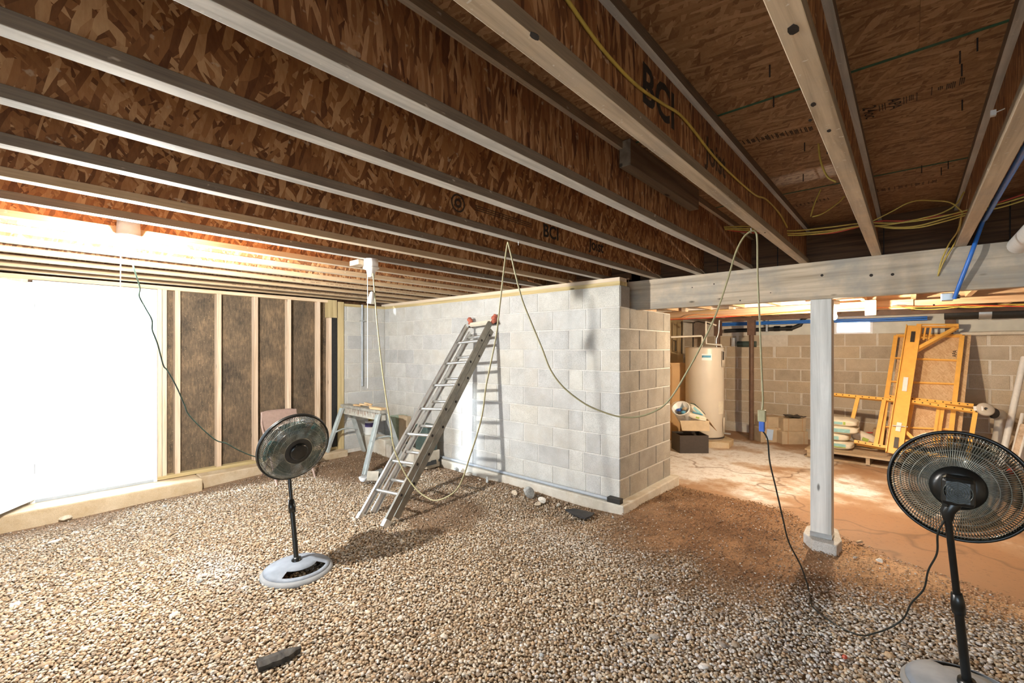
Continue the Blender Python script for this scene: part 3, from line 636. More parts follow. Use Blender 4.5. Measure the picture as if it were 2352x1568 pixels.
# ------------------------------------------------------------------ beam and post
bt = thing('support_beam', 'thick weathered wooden beam carrying the joists over the opening', 'beam', (0, 4.2, 1.92))
for k, y in enumerate((4.15, 4.189, 4.228)):
    MB().box(-2.22 + .02 * k, 2.7, y, y + .038, 1.919 + .002 * k, 2.207).build('plank', M['beam'], bt, bevel=.003)
mb = MB()
for px, py, r in ((1888, 632, .010), (2001, 632, .011), (2050, 630, .010), (2145, 700, .006), (1640, 652, .006), (1700, 690, .006), (1590, 660, .005), (1770, 672, .004)):
    p = on_y(4.149, px, py); mb.lathe([(0, 0), (r, 0)], T(p) @ frame((0, -1, 0)), 10)
o = mb.build('knot', M['ink'], bt); o['kind'] = 'stuff'
tag(MB().box(-2.08, -2.036, 4.30, 4.62, 1.929, 1.955).build('shim', M['old_x'], org=(-2.06, 4.45, 1.93)), 'thin wooden shim on top of the block pier behind the beam', 'shim')
pt = thing('wooden_post', 'square weathered grey wooden post holding up the beam', 'post', (-.50, 4.24, .075))
pxl, pxr = on_y(4.17, 1861, 900).x, on_y(4.17, 1910, 900).x
MB().box(pxl, pxr, 4.17, 4.31, .10, 1.919).build('shaft', M['post'], pt, bevel=.004)
MB().box(pxl - .002, pxr + .002, 4.168, 4.312, .078, .115).build('post_base', M['galv'], pt)['label'] = 'galvanised metal post base'
pc = [on_z(.075, *p) for p in ((1852, 1207), (1845, 1222), (1866, 1240), (1922, 1253), (1934, 1240), (1925, 1215), (1890, 1200))]
mb = MB().poly([(p.x, p.y, -.05) for p in reversed(pc)], .125, (0, 0, 1)); mb.f = [tuple(reversed(f)) for f in mb.f]
tag(mb.build('concrete_pad', M['pad'], org=(-.5, 4.25, 0), bevel=.008), 'rough broken concrete pad under the wooden post', 'pad')

# ------------------------------------------------------------------ old cellar shell
YF = 9.1
wf = structure(MB().box(-3.6, 3.0, YF + .005, YF + .2, -.2, 1.775).box(-3.6, -.95, YF + .03, YF + .2, 1.775, 2.53).box(-.45, 3.0, YF + .03, YF + .2, 1.775, 2.53).box(-.95, -.45, YF + .03, YF + .2, 1.985, 2.53).build('wall_far', M['mortar_far']))
for r in range(8):
    z = .153 + (r + .5) * CH; x = -3.65 + (0 if r % 2 else -.203)
    while x < 2.9:
        x0, x1 = max(x, -3.44), min(x + .406, 2.95)
        if x1 - x0 > .03 and not (r == 7 and -2.15 < (x0 + x1) / 2 < -1.62): block(wf, (x0 + x1) / 2, YF + .002, z, x1 - x0 - random.choice((.004, .004, .02, .035)), CH - random.choice((.003, .008)), .0025, 'x', M['cmu_far'], -1)
        x += .406
MB().box(-2.12, -.955, YF + .01, YF + .03, 1.776, 2.06).build('white_board', M['white_dirty'], wf)['label'] = 'white painted board above the blocks left of the window'
MB().box(-.445, 2.0, YF + .01, YF + .03, 1.776, 2.06).build('white_board', M['white_dirty'], wf)['label'] = 'white painted board above the blocks right of the window'
MB().box(1.18, 1.25, YF - .005, YF + .012, 1.72, 2.04).build('trim', M['white'], wf)
MB().box(-3.45, 2.9, YF - .04, YF + .004, -.05, .15).build('footing', M['footing'], wf)
w1 = structure(MB().box(-.95, -.915, YF + .01, YF + .09, 1.775, 1.985).box(-.485, -.45, YF + .01, YF + .09, 1.775, 1.985).box(-.915, -.485, YF + .01, YF + .09, 1.775, 1.80).box(-.915, -.485, YF + .01, YF + .09, 1.96, 1.985).build('window_1', M['white']))
MB().box(-.915, -.485, YF + .045, YF + .05, 1.80, 1.96).build('pane', M['glass'], w1)
structure(MB().box(-3.65, -3.45, 4.07, 9.1, -.2, 2.53).build('wall_cellar_left', M['cream']))
structure(MB().box(2.75, 2.95, -3.2, 9.3, -.2, 2.53).build('wall_right', M['cmu_far']))
# rear wall behind the camera, its unseen window opening added and sized for daylight fill
FILL_WIN = [(-1.4, 1.8)]
rw = MB().box(-6.2, 2.9, -3.25, -3.05, -.2, .75).box(-6.2, 2.9, -3.25, -3.05, 1.95, 2.53)
for a, bb in ((-6.2, -1.4), (1.8, 2.9)): rw.box(a, bb, -3.25, -3.05, .75, 1.95)
structure(rw.build('wall_rear', M['cmu']))
for i, (a, bb) in enumerate(FILL_WIN):
    w = structure(MB().box(a, a + .05, -3.2, -3.1, .75, 1.95).box(bb - .05, bb, -3.2, -3.1, .75, 1.95).box(a, bb, -3.2, -3.1, .75, .80).box(a, bb, -3.2, -3.1, 1.90, 1.95).build('window_%d' % (i + 2), M['white']))  # frame around the added fill opening
    portal(((a + bb) / 2, -3.28, 1.35), (PI / 2, 0, PI), bb - a, 1.2)
# outside: pad and porch deck
structure(MB().box(-30, XB - .05, -15, 20, -.1, .10).build('ground_outside', M['pad']))
structure(MB().box(-8, 4, -15, -3.3, -.3, -.02).build('ground_behind', M['pad']))
pd = thing('porch_deck', 'white slatted porch deck overhead outside the doorway', 'deck', (-10.5, .6, 2.5))
for k in range(9): MB().box(-9.75 - k * .22, -9.60 - k * .22, -2.4, 4.6, 2.42, 2.45).build('deck_board', M['white'], pd)
for y in (-2.2, .1, 1.9, 4.4): MB().box(-11.7, -9.6, y, y + .04, 2.45, 2.60).build('deck_beam', M['white'], pd)
# ------------------------------------------------------------------ lamps
def screw_bulb(parent, p, r, mat, name='bulb'):
    mb = MB().lathe([(.001, -r), (r * .5, -r * .87), (r * .87, -r * .5), (r, 0), (r * .87, r * .5), (r * .55, r * .95), (r * .42, r * 1.35)], T(p), 14); return mb.build(name, mat, parent)
bl = thing('lamp_holder', 'lit bare bulb in a ceiling lamp holder between joists by the door', 'lamp', (-3.42, .47, 2.2), 'ceiling lamp holders')
MB().lathe([(.0, .08), (.052, .08), (.055, .03), (.055, .0), (.062, -.004), (.062, -.012), (.03, -.016), (.026, -.045), (.0, -.045)], T((-3.42, .47, 2.205)), 20).build('holder', M['ceramic'], bl)
screw_bulb(bl, (-3.42, .47, 2.108), .034, M['bulb'])['label'] = 'glowing bulb'
MB().tube([(-3.46, .44, 2.18), (-3.462, .438, 1.84)], .002, 5).build('pull_chain', M['pvcwhite'], bl)
tag(MB().box(-3.432, -3.083, .40, .54, 2.285, 2.323).build('lamp_board', M['pine_x'], org=(-3.26, .47, 2.3)), 'pale board nailed across two joists above the lit bulb', 'board')
cl = thing('lamp_holder', 'white unlit ceiling lamp holder with long pull cord beside the ladder', 'lamp', (-3.04, 1.82, 2.2), 'ceiling lamp holders')
MB().lathe([(0, .06), (.052, .06), (.052, .0), (.0, .0)], T((-3.04, 1.82, 2.150)), 20).build('junction_box', M['ceramic'], cl)
MB().lathe([(0, .0), (.058, .0), (.060, -.01), (.035, -.022), (.030, -.05), (.026, -.072), (0, -.072)], T((-3.04, 1.82, 2.150)), 20).build('holder', M['ceramic'], cl)
MB().tube([(-3.09, 1.82, 2.13), (-3.09, 1.82, 1.235)], .0022, 5).build('pull_cord', M['pvcwhite'], cl)
tag(MB().box(-3.21, -3.084, 1.74, 1.82, 2.17, 2.205).build('lamp_board', M['pine_x'], org=(-3.15, 1.78, 2.19)), 'small pale wood block beside the middle lamp holder', 'board')
b2 = thing('lamp_holder', 'lit bare bulb in the old cellar just behind the wooden post', 'lamp', (-.60, 5.71, 2.0), 'ceiling lamp holders')
MB().lathe([(0, .05), (.05, .05), (.055, .0), (.03, -.02), (.024, -.09), (0, -.09)], T((-.60, 5.71, 1.985)), 18).build('holder', M['ceramic'], b2)
MB().box(-.84, -.36, 5.64, 5.78, 2.035, 2.058).build('mounting_board', M['old_y'], b2)
screw_bulb(b2, (-.60, 5.71, 1.868), .032, M['bulb2'])['label'] = 'glowing bulb'

# ------------------------------------------------------------------ pedestal fans
def fan(name, label, base, pole_top, hub, nrm, R, back_view, wires, coil):
    base = Vector(base); pole_top = Vector(pole_top); hub = Vector(hub); nrm = Vector(nrm).normalized()
    t = thing(name, label, 'fan', base, 'black pedestal fans')
    # base: dome with a crescent opening
    mb = MB(); NA, rad = 48, [.0, .05, .085, .125, .185, .210, .226]
    ht = lambda r: .062 * max(0, 1 - (r / .226) ** 2) ** .55 + .004
    vs = []
    for r in rad:
        for k in range(NA): a = 2 * PI * k / NA; vs.append(base + Vector((r * math.cos(a), r * math.sin(a), ht(r))))
    back = Vector((-base.x, -base.y, 0)).normalized(); a0 = math.atan2(back.y, back.x) + (.35 if not back_view else 2.9); fs = []; lid = []
    for i in range(len(rad) - 1):
        for k in range(NA):
            am = 2 * PI * (k + .5) / NA; dlt = abs((am - a0 + PI) % (2 * PI) - PI)
            if rad[i] >= .115 and rad[i + 1] <= .2 and dlt < .92: continue
            f = (i * NA + k, i * NA + (k + 1) % NA, (i + 1) * NA + (k + 1) % NA, (i + 1) * NA + k)
            (lid if rad[i + 1] < .212 else fs).append(f)
    o = len(vs); 
    for k in range(NA): a = 2 * PI * k / NA; vs.append(base + Vector((.226 * math.cos(a), .226 * math.sin(a), -.012)))
    fs += [(5 * NA + NA + k - 0, 5 * NA + NA + (k + 1) % NA, o + (k + 1) % NA, o + k) for k in range(NA)]
    mb.add(vs, fs, True); mb.build('base', M['fanbase'], t, solid=.006)
    MB().add(vs, lid, True).build('base_cover', M['fanlid'], t, solid=.005)['label'] = 'dusty blue-grey base cover'
    d = (pole_top - base); L = d.length; d /= L
    MB().tube([base + d * .05, base + d * L * .47], .0165, 14).build('lower_pole', M['black'], t)
    MB().tube([base + d * L * .47, base + d * (L * .47 + .002), base + d * (L * .47 + .04), base + d * (L * .47 + .09), base + d * (L * .47 + .092)], [.017, .023, .024, .019, .012], 14).build('collar', M['black'], t)
    MB().tube([base + d * (L * .47 + .05), pole_top], .0125, 14).build('upper_pole', M['black'], t)
    MB().lathe([(0, .0), (.03, .002), (.034, .02), (.030, .045), (0, .05)], T(base + d * .045) @ frame(d), 16).build('pole_foot', M['black'], t)
    # head frame: local z = airflow direction
    HM = frame(nrm, (0, 0, 1)); HM.translation = hub
    P = lambda r, a, z: HM @ Vector((r * math.cos(a), r * math.sin(a), z))
    def ringtube(mb, r, z, rr, n=64, s=6): mb.tube([P(r, 2 * PI * k / n, z) for k in range(n + 1)], rr, s, cap=False)
    rim = MB(); ringtube(rim, R, 0, .008, 72, 8); ringtube(rim, R + .002, -.012, .007, 72, 6); rim.build('rim', M['black'], t)
    def grille(sgn, r0, bulge, nm, mat, curl):
        mb = MB()
        for k in range(wires):
            a = 2 * PI * k / wires; pts = []
            for j in range(7):
                u = j / 6; r = r0 + (R - r0) * u; z = sgn * bulge * (1 - u ** 3.2) * (1 - .10 * (1 - u))
                pts.append(P(r, a + curl * (1 - u) ** 1.2, z))
            mb.tube(pts, .0017, 4, cap=False)
        for u in (.28, .50, .72, .9): ringtube(mb, r0 + (R - r0) * u, sgn * bulge * (1 - u ** 3.2) * (1 - .10 * (1 - u)) , .0016, 60, 5)
        ringtube(mb, r0, sgn * bulge * .9, .003, 40, 6)
        o = mb.build(nm, mat, t); return o
    grille(1, .095, .075, 'front_grille', M['wire'] if back_view else M['wire_b'], coil)
    grille(-1, .085, .070, 'rear_grille', M['wire_b'] if back_view else M['wire'], -coil * .3)
    MB().lathe([(0, .090), (.050, .090), (.058, .086), (.062, .076), (.062, .066)], HM, 32).build('front_cap', M['black'], t)
    MB().lathe([(.060, .070), (.092, .068), (.097, .064), (.097, .058)], HM, 40).build('cap_ring', M['blackmat'], t)
    MB().lathe([(0, .045), (.038, .042), (.05, .025), (.052, -.02), (0, -.02)], HM, 24).build('blade_hub', M['black'], t)
    for k in range(5):
        mb = MB(); vs = []; fs = []
        for i in range(7):
            u = i / 6; r = .045 + (R - .075) * u
            for j in range(5):
                w = j / 4 - .5; a = 2 * PI * k / 5 + w * (.75 + .35 * u) * (1 - .25 * u) + .25 * u; vs.append(P(r, a, .018 - w * .055 * (1 - .3 * u)))
        for i in range(6):
            for j in range(4): fs.append((i * 5 + j, i * 5 + j + 1, i * 5 + j + 6, i * 5 + j + 5))
        mb.add(vs, fs, True).build('blade', M['blade_smoke' if back_view else 'blade'], t, solid=.002)
    MB().lathe([(0, -.03), (.075, -.03), (.090, -.052), (.092, -.070), (.060, -.082), (0, -.082)], HM, 32).build('rear_plate', M['black'], t)
    mot = MB().box(-.058, .058, -.052, .052, -.185, -.08, HM); mot.build('motor_housing', M['black'], t, bevel=.016)
    vt = MB()
    for r in (.012, .02, .028, .036, .044): vt.tube([HM @ Vector((r * math.cos(a), r * math.sin(a), -.187)) for a in [2 * PI * k / 28 for k in range(29)]], .0022, 5, cap=False)
    for k in range(4): a = k * PI / 4; vt.tube([HM @ Vector((.046 * math.cos(a), .046 * math.sin(a), -.186)), HM @ Vector((-.046 * math.cos(a), -.046 * math.sin(a), -.186))], .0018, 5)
    vt.build('motor_vent', M['wire'], t)
    tl = HM @ Vector((-.02, 0, -.125)); nk = MB().tube([pole_top - d * .03, pole_top + d * .005, (pole_top + tl) / 2, tl], [.017, .024, .028, .026], 12); nk.build('neck', M['black'], t)
    sc_ = (pole_top + tl) / 2; MB().tube([sc_ - RT * .034, sc_ + RT * .034], .013, 10).build('tilt_knob', M['black'], t)
    return t
V1 = ray(678, 1028); hub1 = EYE + V1 * 3.14; tc1 = -V1.normalized(); rt1 = RT - tc1 * RT.dot(tc1); rt1.normalize(); dn1 = tc1.cross(rt1); dn1 = dn1 if dn1.z < 0 else -dn1
n1 = tc1 * .80 + rt1 * .42 + dn1 * .42
gz = lambda x, y: float(ground_z(np.array([x]), np.array([y]))[0])
fb1 = on_z(gz(-3.17, 1.34) + .03, 683, 1303); hubc1 = hub1 - n1.normalized() * .01
fan('pedestal_fan', 'black pedestal fan facing the camera, standing left of the ladder on a grey base', (fb1.x, fb1.y, gz(fb1.x, fb1.y) + .008), hubc1 - n1.normalized() * .13 + Vector((0, 0, -.075)), hubc1, n1, .240, False, 130, .55)
hub2 = at_d(1.99, 2199, 1114)
fan('pedestal_fan', 'black pedestal fan seen from behind at the right edge of the gravel', (.19, 2.80, gz(.19, 2.80) + .008), at_d(1.905, 2176, 1178), hub2, (.045, 1, -.05), .232, True, 130, .35)

# ------------------------------------------------------------------ extension ladder
LB = Vector((-3.575, 2.15, .0)); LT = Vector((-3.795, 3.705, 1.865))
lu = (LT - LB).normalized(); ls = Vector((1, 0, 0)); ls = (ls - lu * ls.dot(lu)).normalized(); ln = ls.cross(lu)
if ln.z < 0: ln = -ln
lL = (LT - LB).length
lad = thing('extension_ladder', 'aluminium extension ladder leaning on the grey block wall', 'ladder', LB)
LP = lambda s, u, n: LB + ls * s + lu * u + ln * n
for sd in (-1, 1):
    for k, (w, n0, u0, u1) in enumerate(((.195, .0, .02, lL - .06), (.175, -.085, .10, lL - .10))):
        mb = MB(); s = sd * w
        mb.bar(LP(s, u0, n0), LP(s, u1, n0), .005, .060, ln); 
        for e in (-.0285, .0285): mb.bar(LP(s - sd * .011, u0, n0 + e), LP(s - sd * .011, u1, n0 + e), .026, .004, ln)
        r = mb.build('rail', M['alu_dull'] if sd > 0 else M['alu'], lad)
        hb = MB(); uu = .28
        while uu < u1 - .05: hb.lathe([(0, .0005), (.0135, .0005), (.0145, -.002)], T(LP(s + sd * .0032, uu + (0 if k == 0 else .15), n0)) @ frame(ls * sd), 12); uu += .305
        hb.build('rung_end', M['ink'], r)['kind'] = 'stuff'
    MB().box(-.022, .022, -.02, .05, -.035, .035, T(LP(sd * .19, 0, 0)) @ Matrix((ls, lu, ln)).transposed().to_4x4()).build('foot', M['alu'], lad, bevel=.006)
for k, (w, n0, du) in enumerate(((.195, .0, 0), (.175, -.085, .15))):
    uu = .28
    while uu < lL - .12:
        MB().tube([LP(-w, uu + du, n0), LP(w, uu + du, n0)], .0155, 10).build('rung', M['alu'], lad); uu += .305
MB().box(-.17, .17, -.02, .02, -.045, -.01, T(LP(0, lL - .02, 0)) @ Matrix((ls, lu, ln)).transposed().to_4x4()).build('top_bar', M['paper'], lad)['label'] = 'white rust-spotted top bar'
for sd in (-1, 1):
    c = LP(sd * .185, lL + .02, -.045); mb = MB()
    for i in range(4):
        q = c + Vector((random.uniform(-.015, .02), random.uniform(-.03, .015), -.02 + i * .022)); vs = ICO * RNG.uniform(.75, 1.15, (12, 1)) * np.array([.036, .034, .034]); mb.add((vs + np.array(q)).tolist(), ICF.tolist(), True)
    o = mb.build('wall_mitt', M['ragred'], lad); o['label'] = 'red padded wall mitt'
    MB().tube([c + Vector((.043 * math.cos(a), .038 * math.sin(a), -.035 + .01 * math.sin(a))) for a in [k * PI / 6 for k in range(13)]], .008, 6).build('strap', M['black'], o)

# ------------------------------------------------------------------ sawhorse and the clutter in the corner
sz = .765; sh = thing('sawhorse', 'galvanised folding-leg sawhorse with a paint-dripped board top in the corner', 'sawhorse', (-5.4, 3.12, .05))
MB().box(-5.90, -4.90, 3.06, 3.19, sz - .035, sz).build('top_board', M['horsetop'], sh)['label'] = 'weathered top board'
MB().box(-5.88, -4.93, 3.085, 3.155, sz - .13, sz - .034).build('crossbar', M['horsebar'], sh)['label'] = 'pale crossbar with brown paint drips'
mb = MB()
for k in range(26): x = -5.8 + k * .032 + random.uniform(-.01, .01); mb.box(x, x + random.uniform(.002, .011), 3.0835, 3.086, sz - .034 - random.uniform(.03, .095), sz - .034)
o = mb.build('paint_drip', M['drip'], sh); o['kind'] = 'stuff'
for x in (-5.86, -4.95):
    for sd in (-1, 1):
        p0 = Vector((x, 3.12 + sd * .045, sz - .05)); fy = 3.12 + sd * .275; fx = x + (.06 if x > -5.2 else -.03); p1 = Vector((fx, fy, gz(fx, fy) - .005))
        l = MB().bar(p0, p1, .068, .004, (0, sd, .3)).bar(p0 + Vector((-.034, sd * .014, 0)), p1 + Vector((-.034, sd * .014, 0)), .004, .03, (0, sd, .3)).bar(p0 + Vector((.034, sd * .014, 0)), p1 + Vector((.034, sd * .014, 0)), .004, .03, (0, sd, .3)).build('leg', M['horse'], sh)
        mid = p0.lerp(p1, .42); MB().bar(p0.lerp(p1, .62) + Vector((0, sd * .004, 0)), p0.lerp(p1, .80) + Vector((0, sd * .004, 0)), .074, .006, (0, sd, .3)).build('leg_sleeve', M['galv'], l)
    a = Vector((x + .02, 3.12 - .165, .40)); b = Vector((x + .02, 3.12 + .165, .40)); MB().tube([a, a.lerp(b, .3) + Vector((0, 0, .03)), a.lerp(b, .7) + Vector((0, 0, .03)), b], .012, 6).build('brace', M['horse'], sh)
lab = ['thin curved wood offcut topmost on the sawhorse pile', 'wood offcut at the left end of the sawhorse pile', 'small wood offcut in the middle of the sawhorse pile', 'wood offcut leaning at the back of the sawhorse pile', 'short wood offcut at the right end of the sawhorse pile', 'flat tan board offcut lying right of the pile on the sawhorse']
for k, (px, py, L, w, h, a, up) in enumerate(((846, 921, .11, .03, .016, .5, .052), (822, 930, .14, .045, .02, .2, .012), (836, 928, .12, .035, .02, 1.0, .032), (850, 926, .10, .03, .018, -.4, .034), (856, 929, .09, .04, .02, .3, .012), (868, 935, .23, .075, .026, .1, .013))):
    p = on_y(3.12, px, 930); tag(MB().box(-L / 2, L / 2, -w / 2, w / 2, -h / 2, h / 2, T((p.x, 3.12, sz + up)) @ Matrix.Rotation(a, 4, 'Z') @ Matrix.Rotation(.18 if k in (0, 2, 3) else 0, 4, 'Y')).build('wood_offcut', M['chip'], org=(p.x, 3.12, sz + up), bevel=.003), lab[k], 'wood', 'offcuts on the sawhorse')
p = on_y(3.50, 800, 1050); 
def cblock(px0, px1, y, z0, z1, lbl, mat='footing', dpt=.2):
    x0, x1 = on_y(y, px0, 1000).x, on_y(y, px1, 1000).x; return tag(MB().box(x0, x1, y, y + dpt, z0, z1).build('concrete_block', M[mat], org=((x0 + x1) / 2, y + dpt / 2, z0), bevel=.008), lbl, 'block', 'spare concrete blocks')
cblock(826, 884, 3.46, .03, .27, 'upright tan concrete block carrying the paint can behind the sawhorse')
cblock(886, 918, 3.46, .03, .22, 'tan concrete block right of the one under the paint can')
cblock(917, 950, 3.40, .03, .22, 'tan concrete block on the ground behind the ladder foot')
x0 = on_y(3.56, 850, 1000).x; pcn = thing('paint_can', 'white paint can with a purple label standing on a block behind the sawhorse', 'can', (x0, 3.56, .27))
MB().lathe([(0, 0), (.082, 0), (.084, .01), (.084, .19), (.088, .195), (.086, .2), (.07, .198), (.07, .185), (0, .185)], T((x0, 3.56, .272)), 24).build('body', M['ceramic'], pcn)
MB().lathe([(.0855, .115), (.0855, .175)], T((x0, 3.56, .272)), 24).build('label_band', M['purple'], pcn)['label'] = 'purple label band'
mb = MB()
for k in range(9): mb.tube([Vector((x0 + random.uniform(-.05, .05), 3.56 + random.uniform(-.04, .04), .465)) + Vector((random.uniform(-.03, .03), 0, j * .012)) for j in range(4)], .006, 5)
mb.build('rope_scrap', M['yellow'], pcn)['label'] = 'yellow stringy stuff on top'
tag(MB().box(*[on_y(3.6, 902, 990).x, on_y(3.6, 916, 990).x], 3.55, 3.75, .27, .60).build('plastic_crate', M['binlight'], org=(-4.9, 3.65, .27), bevel=.01), 'sage green plastic crate standing by the block wall behind the ladder', 'crate')
tag(MB().box(*[on_y(3.62, 918, 990).x, on_y(3.62, 938, 990).x], 3.60, 3.66, .27, .61).build('cardboard_sheet', M['cardtan'], org=(-4.75, 3.63, .27)), 'pale tan cardboard piece standing beside the sage green crate', 'cardboard')
xa, xb = on_y(3.5, 953, 990).x, on_y(3.5, 983, 990).x; bn = thing('storage_bin', 'dark green plastic bin seen through the ladder rungs against the wall', 'bin', ((xa + xb) / 2, 3.58, .2))
MB().box(xa + .01, xb - .01, 3.50, 3.66, .24, .53).build('body', M['bin'], bn, bevel=.01); MB().box(xa, xb, 3.49, 3.67, .53, .56).build('rim', M['bin'], bn, bevel=.006)
tag(MB().box(xa - .02, xb - .01, 3.48, 3.70, .02, .238).build('concrete_block', M['footing'], org=(xa, 3.58, .02), bevel=.01), 'tan concrete block carrying the dark green bin', 'block', 'spare concrete blocks')
# gutter scraps by the sawhorse leg
def half_pipe(a, b, r, mat, name, lbl, cat):
    a = Vector(a); b = Vector(b); d = (b - a).normalized(); sd = d.cross(Vector((0, 0, 1))).normalized(); vs = []; fs = []
    for p in (a, b):
        for k in range(9): an = PI + PI * k / 8; vs.append(p + sd * r * math.cos(an) + Vector((0, 0, r + r * math.sin(an))))
    fs = [(k, k + 1, k + 10, k + 9) for k in range(8)]; return tag(MB().add(vs, fs, True).build(name, mat, org=a, solid=.004), lbl, cat)
ga = on_z(.05, 832, 1106); gb = on_z(.05, 885, 1085); half_pipe(ga, gb, .05, M['galv'], 'gutter_scrap', 'short piece of grey half-round gutter by the near sawhorse leg', 'gutter')
gc = on_z(.06, 848, 1100); mb = MB(); gd = Vector((.62, .5, 0)).normalized(); q = gc
for s_, e_ in (((0, 0, .0), (.0, 0, .11)), ((0, 0, .11), (.09, 0, .03)), ((.09, 0, .03), (0, 0, .0))): mb.bar(q + Vector(s_) + Vector((0, 0, 0)), q + Vector(e_), .18, .005, (0, 1, 0)) if False else None
sx_ = Vector((gd.y, -gd.x, 0))
pr_ = [q, q + Vector((0, 0, .105)) + sx_ * .055, q + sx_ * .085 + Vector((0, 0, .01))]
vs = pr_ + [p + gd * .13 for p in pr_]; tag(MB().add(vs, [(0, 1, 4, 3), (1, 2, 5, 4), (2, 0, 3, 5)]).build('metal_flashing', M['alu_dull'], org=q, solid=.004), 'bent triangular metal flashing lying by the near sawhorse leg', 'flashing')
for px, py, L, w, a, lb_ in ((975, 1066, .30, .10, .9, 'ribbed black plastic scrap nearest the ladder by the block wall'), (990, 1058, .26, .07, .5, 'narrow black plastic scrap behind the ribbed one by the block wall')):
    p = on_z(.08, px, py); mb = MB()
    for k in range(5): mb.box(-L / 2, L / 2, -w / 2 + k * w / 5, -w / 2 + (k + .7) * w / 5, -.008, .014 + .008 * (k % 2), T(p) @ Matrix.Rotation(a, 4, 'Z') @ Matrix.Rotation(-.18, 4, 'Y'))
    tag(mb.box(-L / 2, L / 2, -w / 2, w / 2, -.016, -.006, T(p) @ Matrix.Rotation(a, 4, 'Z') @ Matrix.Rotation(-.18, 4, 'Y')).build('plastic_scrap', M['blackmat'], org=p), lb_, 'scrap')

# folding chair
ch = thing('folding_chair', 'brown metal folding chair standing behind the left fan by the stud wall', 'chair', (-5.45, 2.17, .05))
for y in (1.965, 2.385):
    zf = gz(-5.2, y); zr = gz(-5.70, y)
    MB().tube(spline([(-5.20, y, zf), (-5.42, y, .36), (-5.63, y, .62), (-5.70, y + (.02 if y < 2.1 else -.02), .765)], 6), .012, 8).build('front_leg', M['chair'], ch)
    MB().tube([(-5.70, y + (.02 if y < 2.1 else -.02), zr), (-5.32, y + (.02 if y < 2.1 else -.02), .46)], .011, 8).build('rear_leg', M['chair'], ch)
MB().tube(spline([(-5.70, 1.985, .75), (-5.71, 2.02, .785), (-5.715, 2.175, .79), (-5.71, 2.33, .785), (-5.70, 2.365, .75)], 5), .012, 8).build('top_rail', M['chair'], ch)
MB().box(-.205, .205, -.01, .01, -.115, .115, T((-5.675, 2.175, .68)) @ Matrix.Rotation(PI / 2, 4, 'Z') @ Matrix.Rotation(-.2, 4, 'X')).build('backrest', M['chair'], ch, bevel=.02)
MB().box(-5.66, -5.28, 1.985, 2.365, .435, .455).build('seat', M['chair'], ch, bevel=.012)
MB().tube([(-5.26, 1.97, .18), (-5.26, 2.38, .18)], .008, 6).build('stretcher', M['chair'], ch)

# conduits
cd = thing('conduit', 'grey conduit lying on the footing along the block wall', 'pipe', (-3.2, YW - .04, .12))
MB().tube([(-4.85, YW - .035, .118), (XC - .09, YW - .035, .118)], .0165, 10).build('pipe', M['pvcgrey'], cd)
MB().box(XC - .10, XC + .035, YW - .068, YW - .006, .099, .145).build('junction_box', M['blackmat'], cd, bevel=.003)['label'] = 'dark grey end box'
pv = [on_x(XL + .02, 832, y) for y in (700, 886)]; vc = thing('conduit', 'upright grey conduit on the corner blocks beside the stud wall', 'pipe', pv[1])
MB().tube(pv, .014, 10).build('pipe', M['pvcgrey'], vc)
zc = on_x(XL + .02, 832, 737); MB().box(zc.x - .01, zc.x + .014, zc.y - .035, zc.y + .035, zc.z - .008, zc.z + .008).build('pipe_strap', M['galv'], vc)

# rocks and scraps lying on the gravel
def rock(px, py, sx, sy, sz_, mat, lbl, name='rock', z=.0, seed=0):
    p = on_z(z, px, py); rg = np.random.default_rng(seed + int(px)); bm = bmesh.new(); bmesh.ops.create_icosphere(bm, subdivisions=2, radius=1)
    dirs = rg.normal(size=(9, 3)); dirs /= np.linalg.norm(dirs, axis=1)[:, None]; hs = rg.uniform(.36, .70, 9)
    for v in bm.verts:
        for d_, h_ in zip(dirs, hs):
            e = v.co.dot(Vector(d_)) - h_
            if e > 0: v.co -= Vector(d_) * e
        v.co = Vector((v.co.x * sx, v.co.y * sy, v.co.z * sz_))
    me = bpy.data.meshes.new(name); bm.to_mesh(me); bm.free(); me.materials.append(mat)
    o = bpy.data.objects.new(name, me); COL.objects.link(o); o.location = (p.x, p.y, z + sz_ * .55); o.rotation_euler = (0, 0, rg.uniform(0, 6)); return tag(o, lbl, 'rock')
rock(1214, 1143, .065, .05, .075, M['rockgrey'], 'largest grey angular rock at the foot of the block wall', z=.03)
rock(1243, 1152, .065, .05, .03, M['rockpale'], 'flat pale rock just right of the largest grey rock by the wall', z=.03)
rock(1234, 1158, .045, .035, .02, M['rocktan'], 'flat tan rock under the pale rock by the wall', z=.02)
rock(1182, 1136, .035, .03, .04, M['rocktan'], 'tan rock just left of the largest grey rock by the wall', z=.03)
rock(1120, 1107, .022, .022, .045, M['rockgrey'], 'small upright grey rock at the wall foot right of the ladder shadow', z=.03)
rock(1282, 1162, .03, .025, .022, M['rockpale'], 'small pale rock between the flat rocks and the black sheet', z=.02)
rock(1300, 1170, .03, .025, .02, M['rocktan'], 'small tan rock beside the black sheet at the wall foot', z=.02)
rock(1050, 1082, .06, .05, .035, M['rockgrey'], 'grey rubble lump at the wall foot behind the ladder', z=.03)
rock(1076, 1092, .05, .04, .03, M['rockpale'], 'pale rubble lump at the wall foot right of the grey lump', z=.03)
rock(1410, 1193, .022, .02, .025, M['rockgrey'], 'small blue-grey rock in front of the footing corner', z=.0)
rock(1326, 1419, .026, .022, .020, M['rocktan'], 'upper tan cube-like rock of the pair on the gravel in the middle')
rock(1297, 1433, .028, .018, .014, M['rocktan'], 'lower flat tan rock of the pair on the gravel in the middle')
rock(797, 1308, .035, .018, .012, M['rockpale'], 'flat pale stone beside the base of the left fan')
rock(460, 1337, .025, .018, .016, M['rockgrey'], 'dark grey stone on the gravel left of the fan')
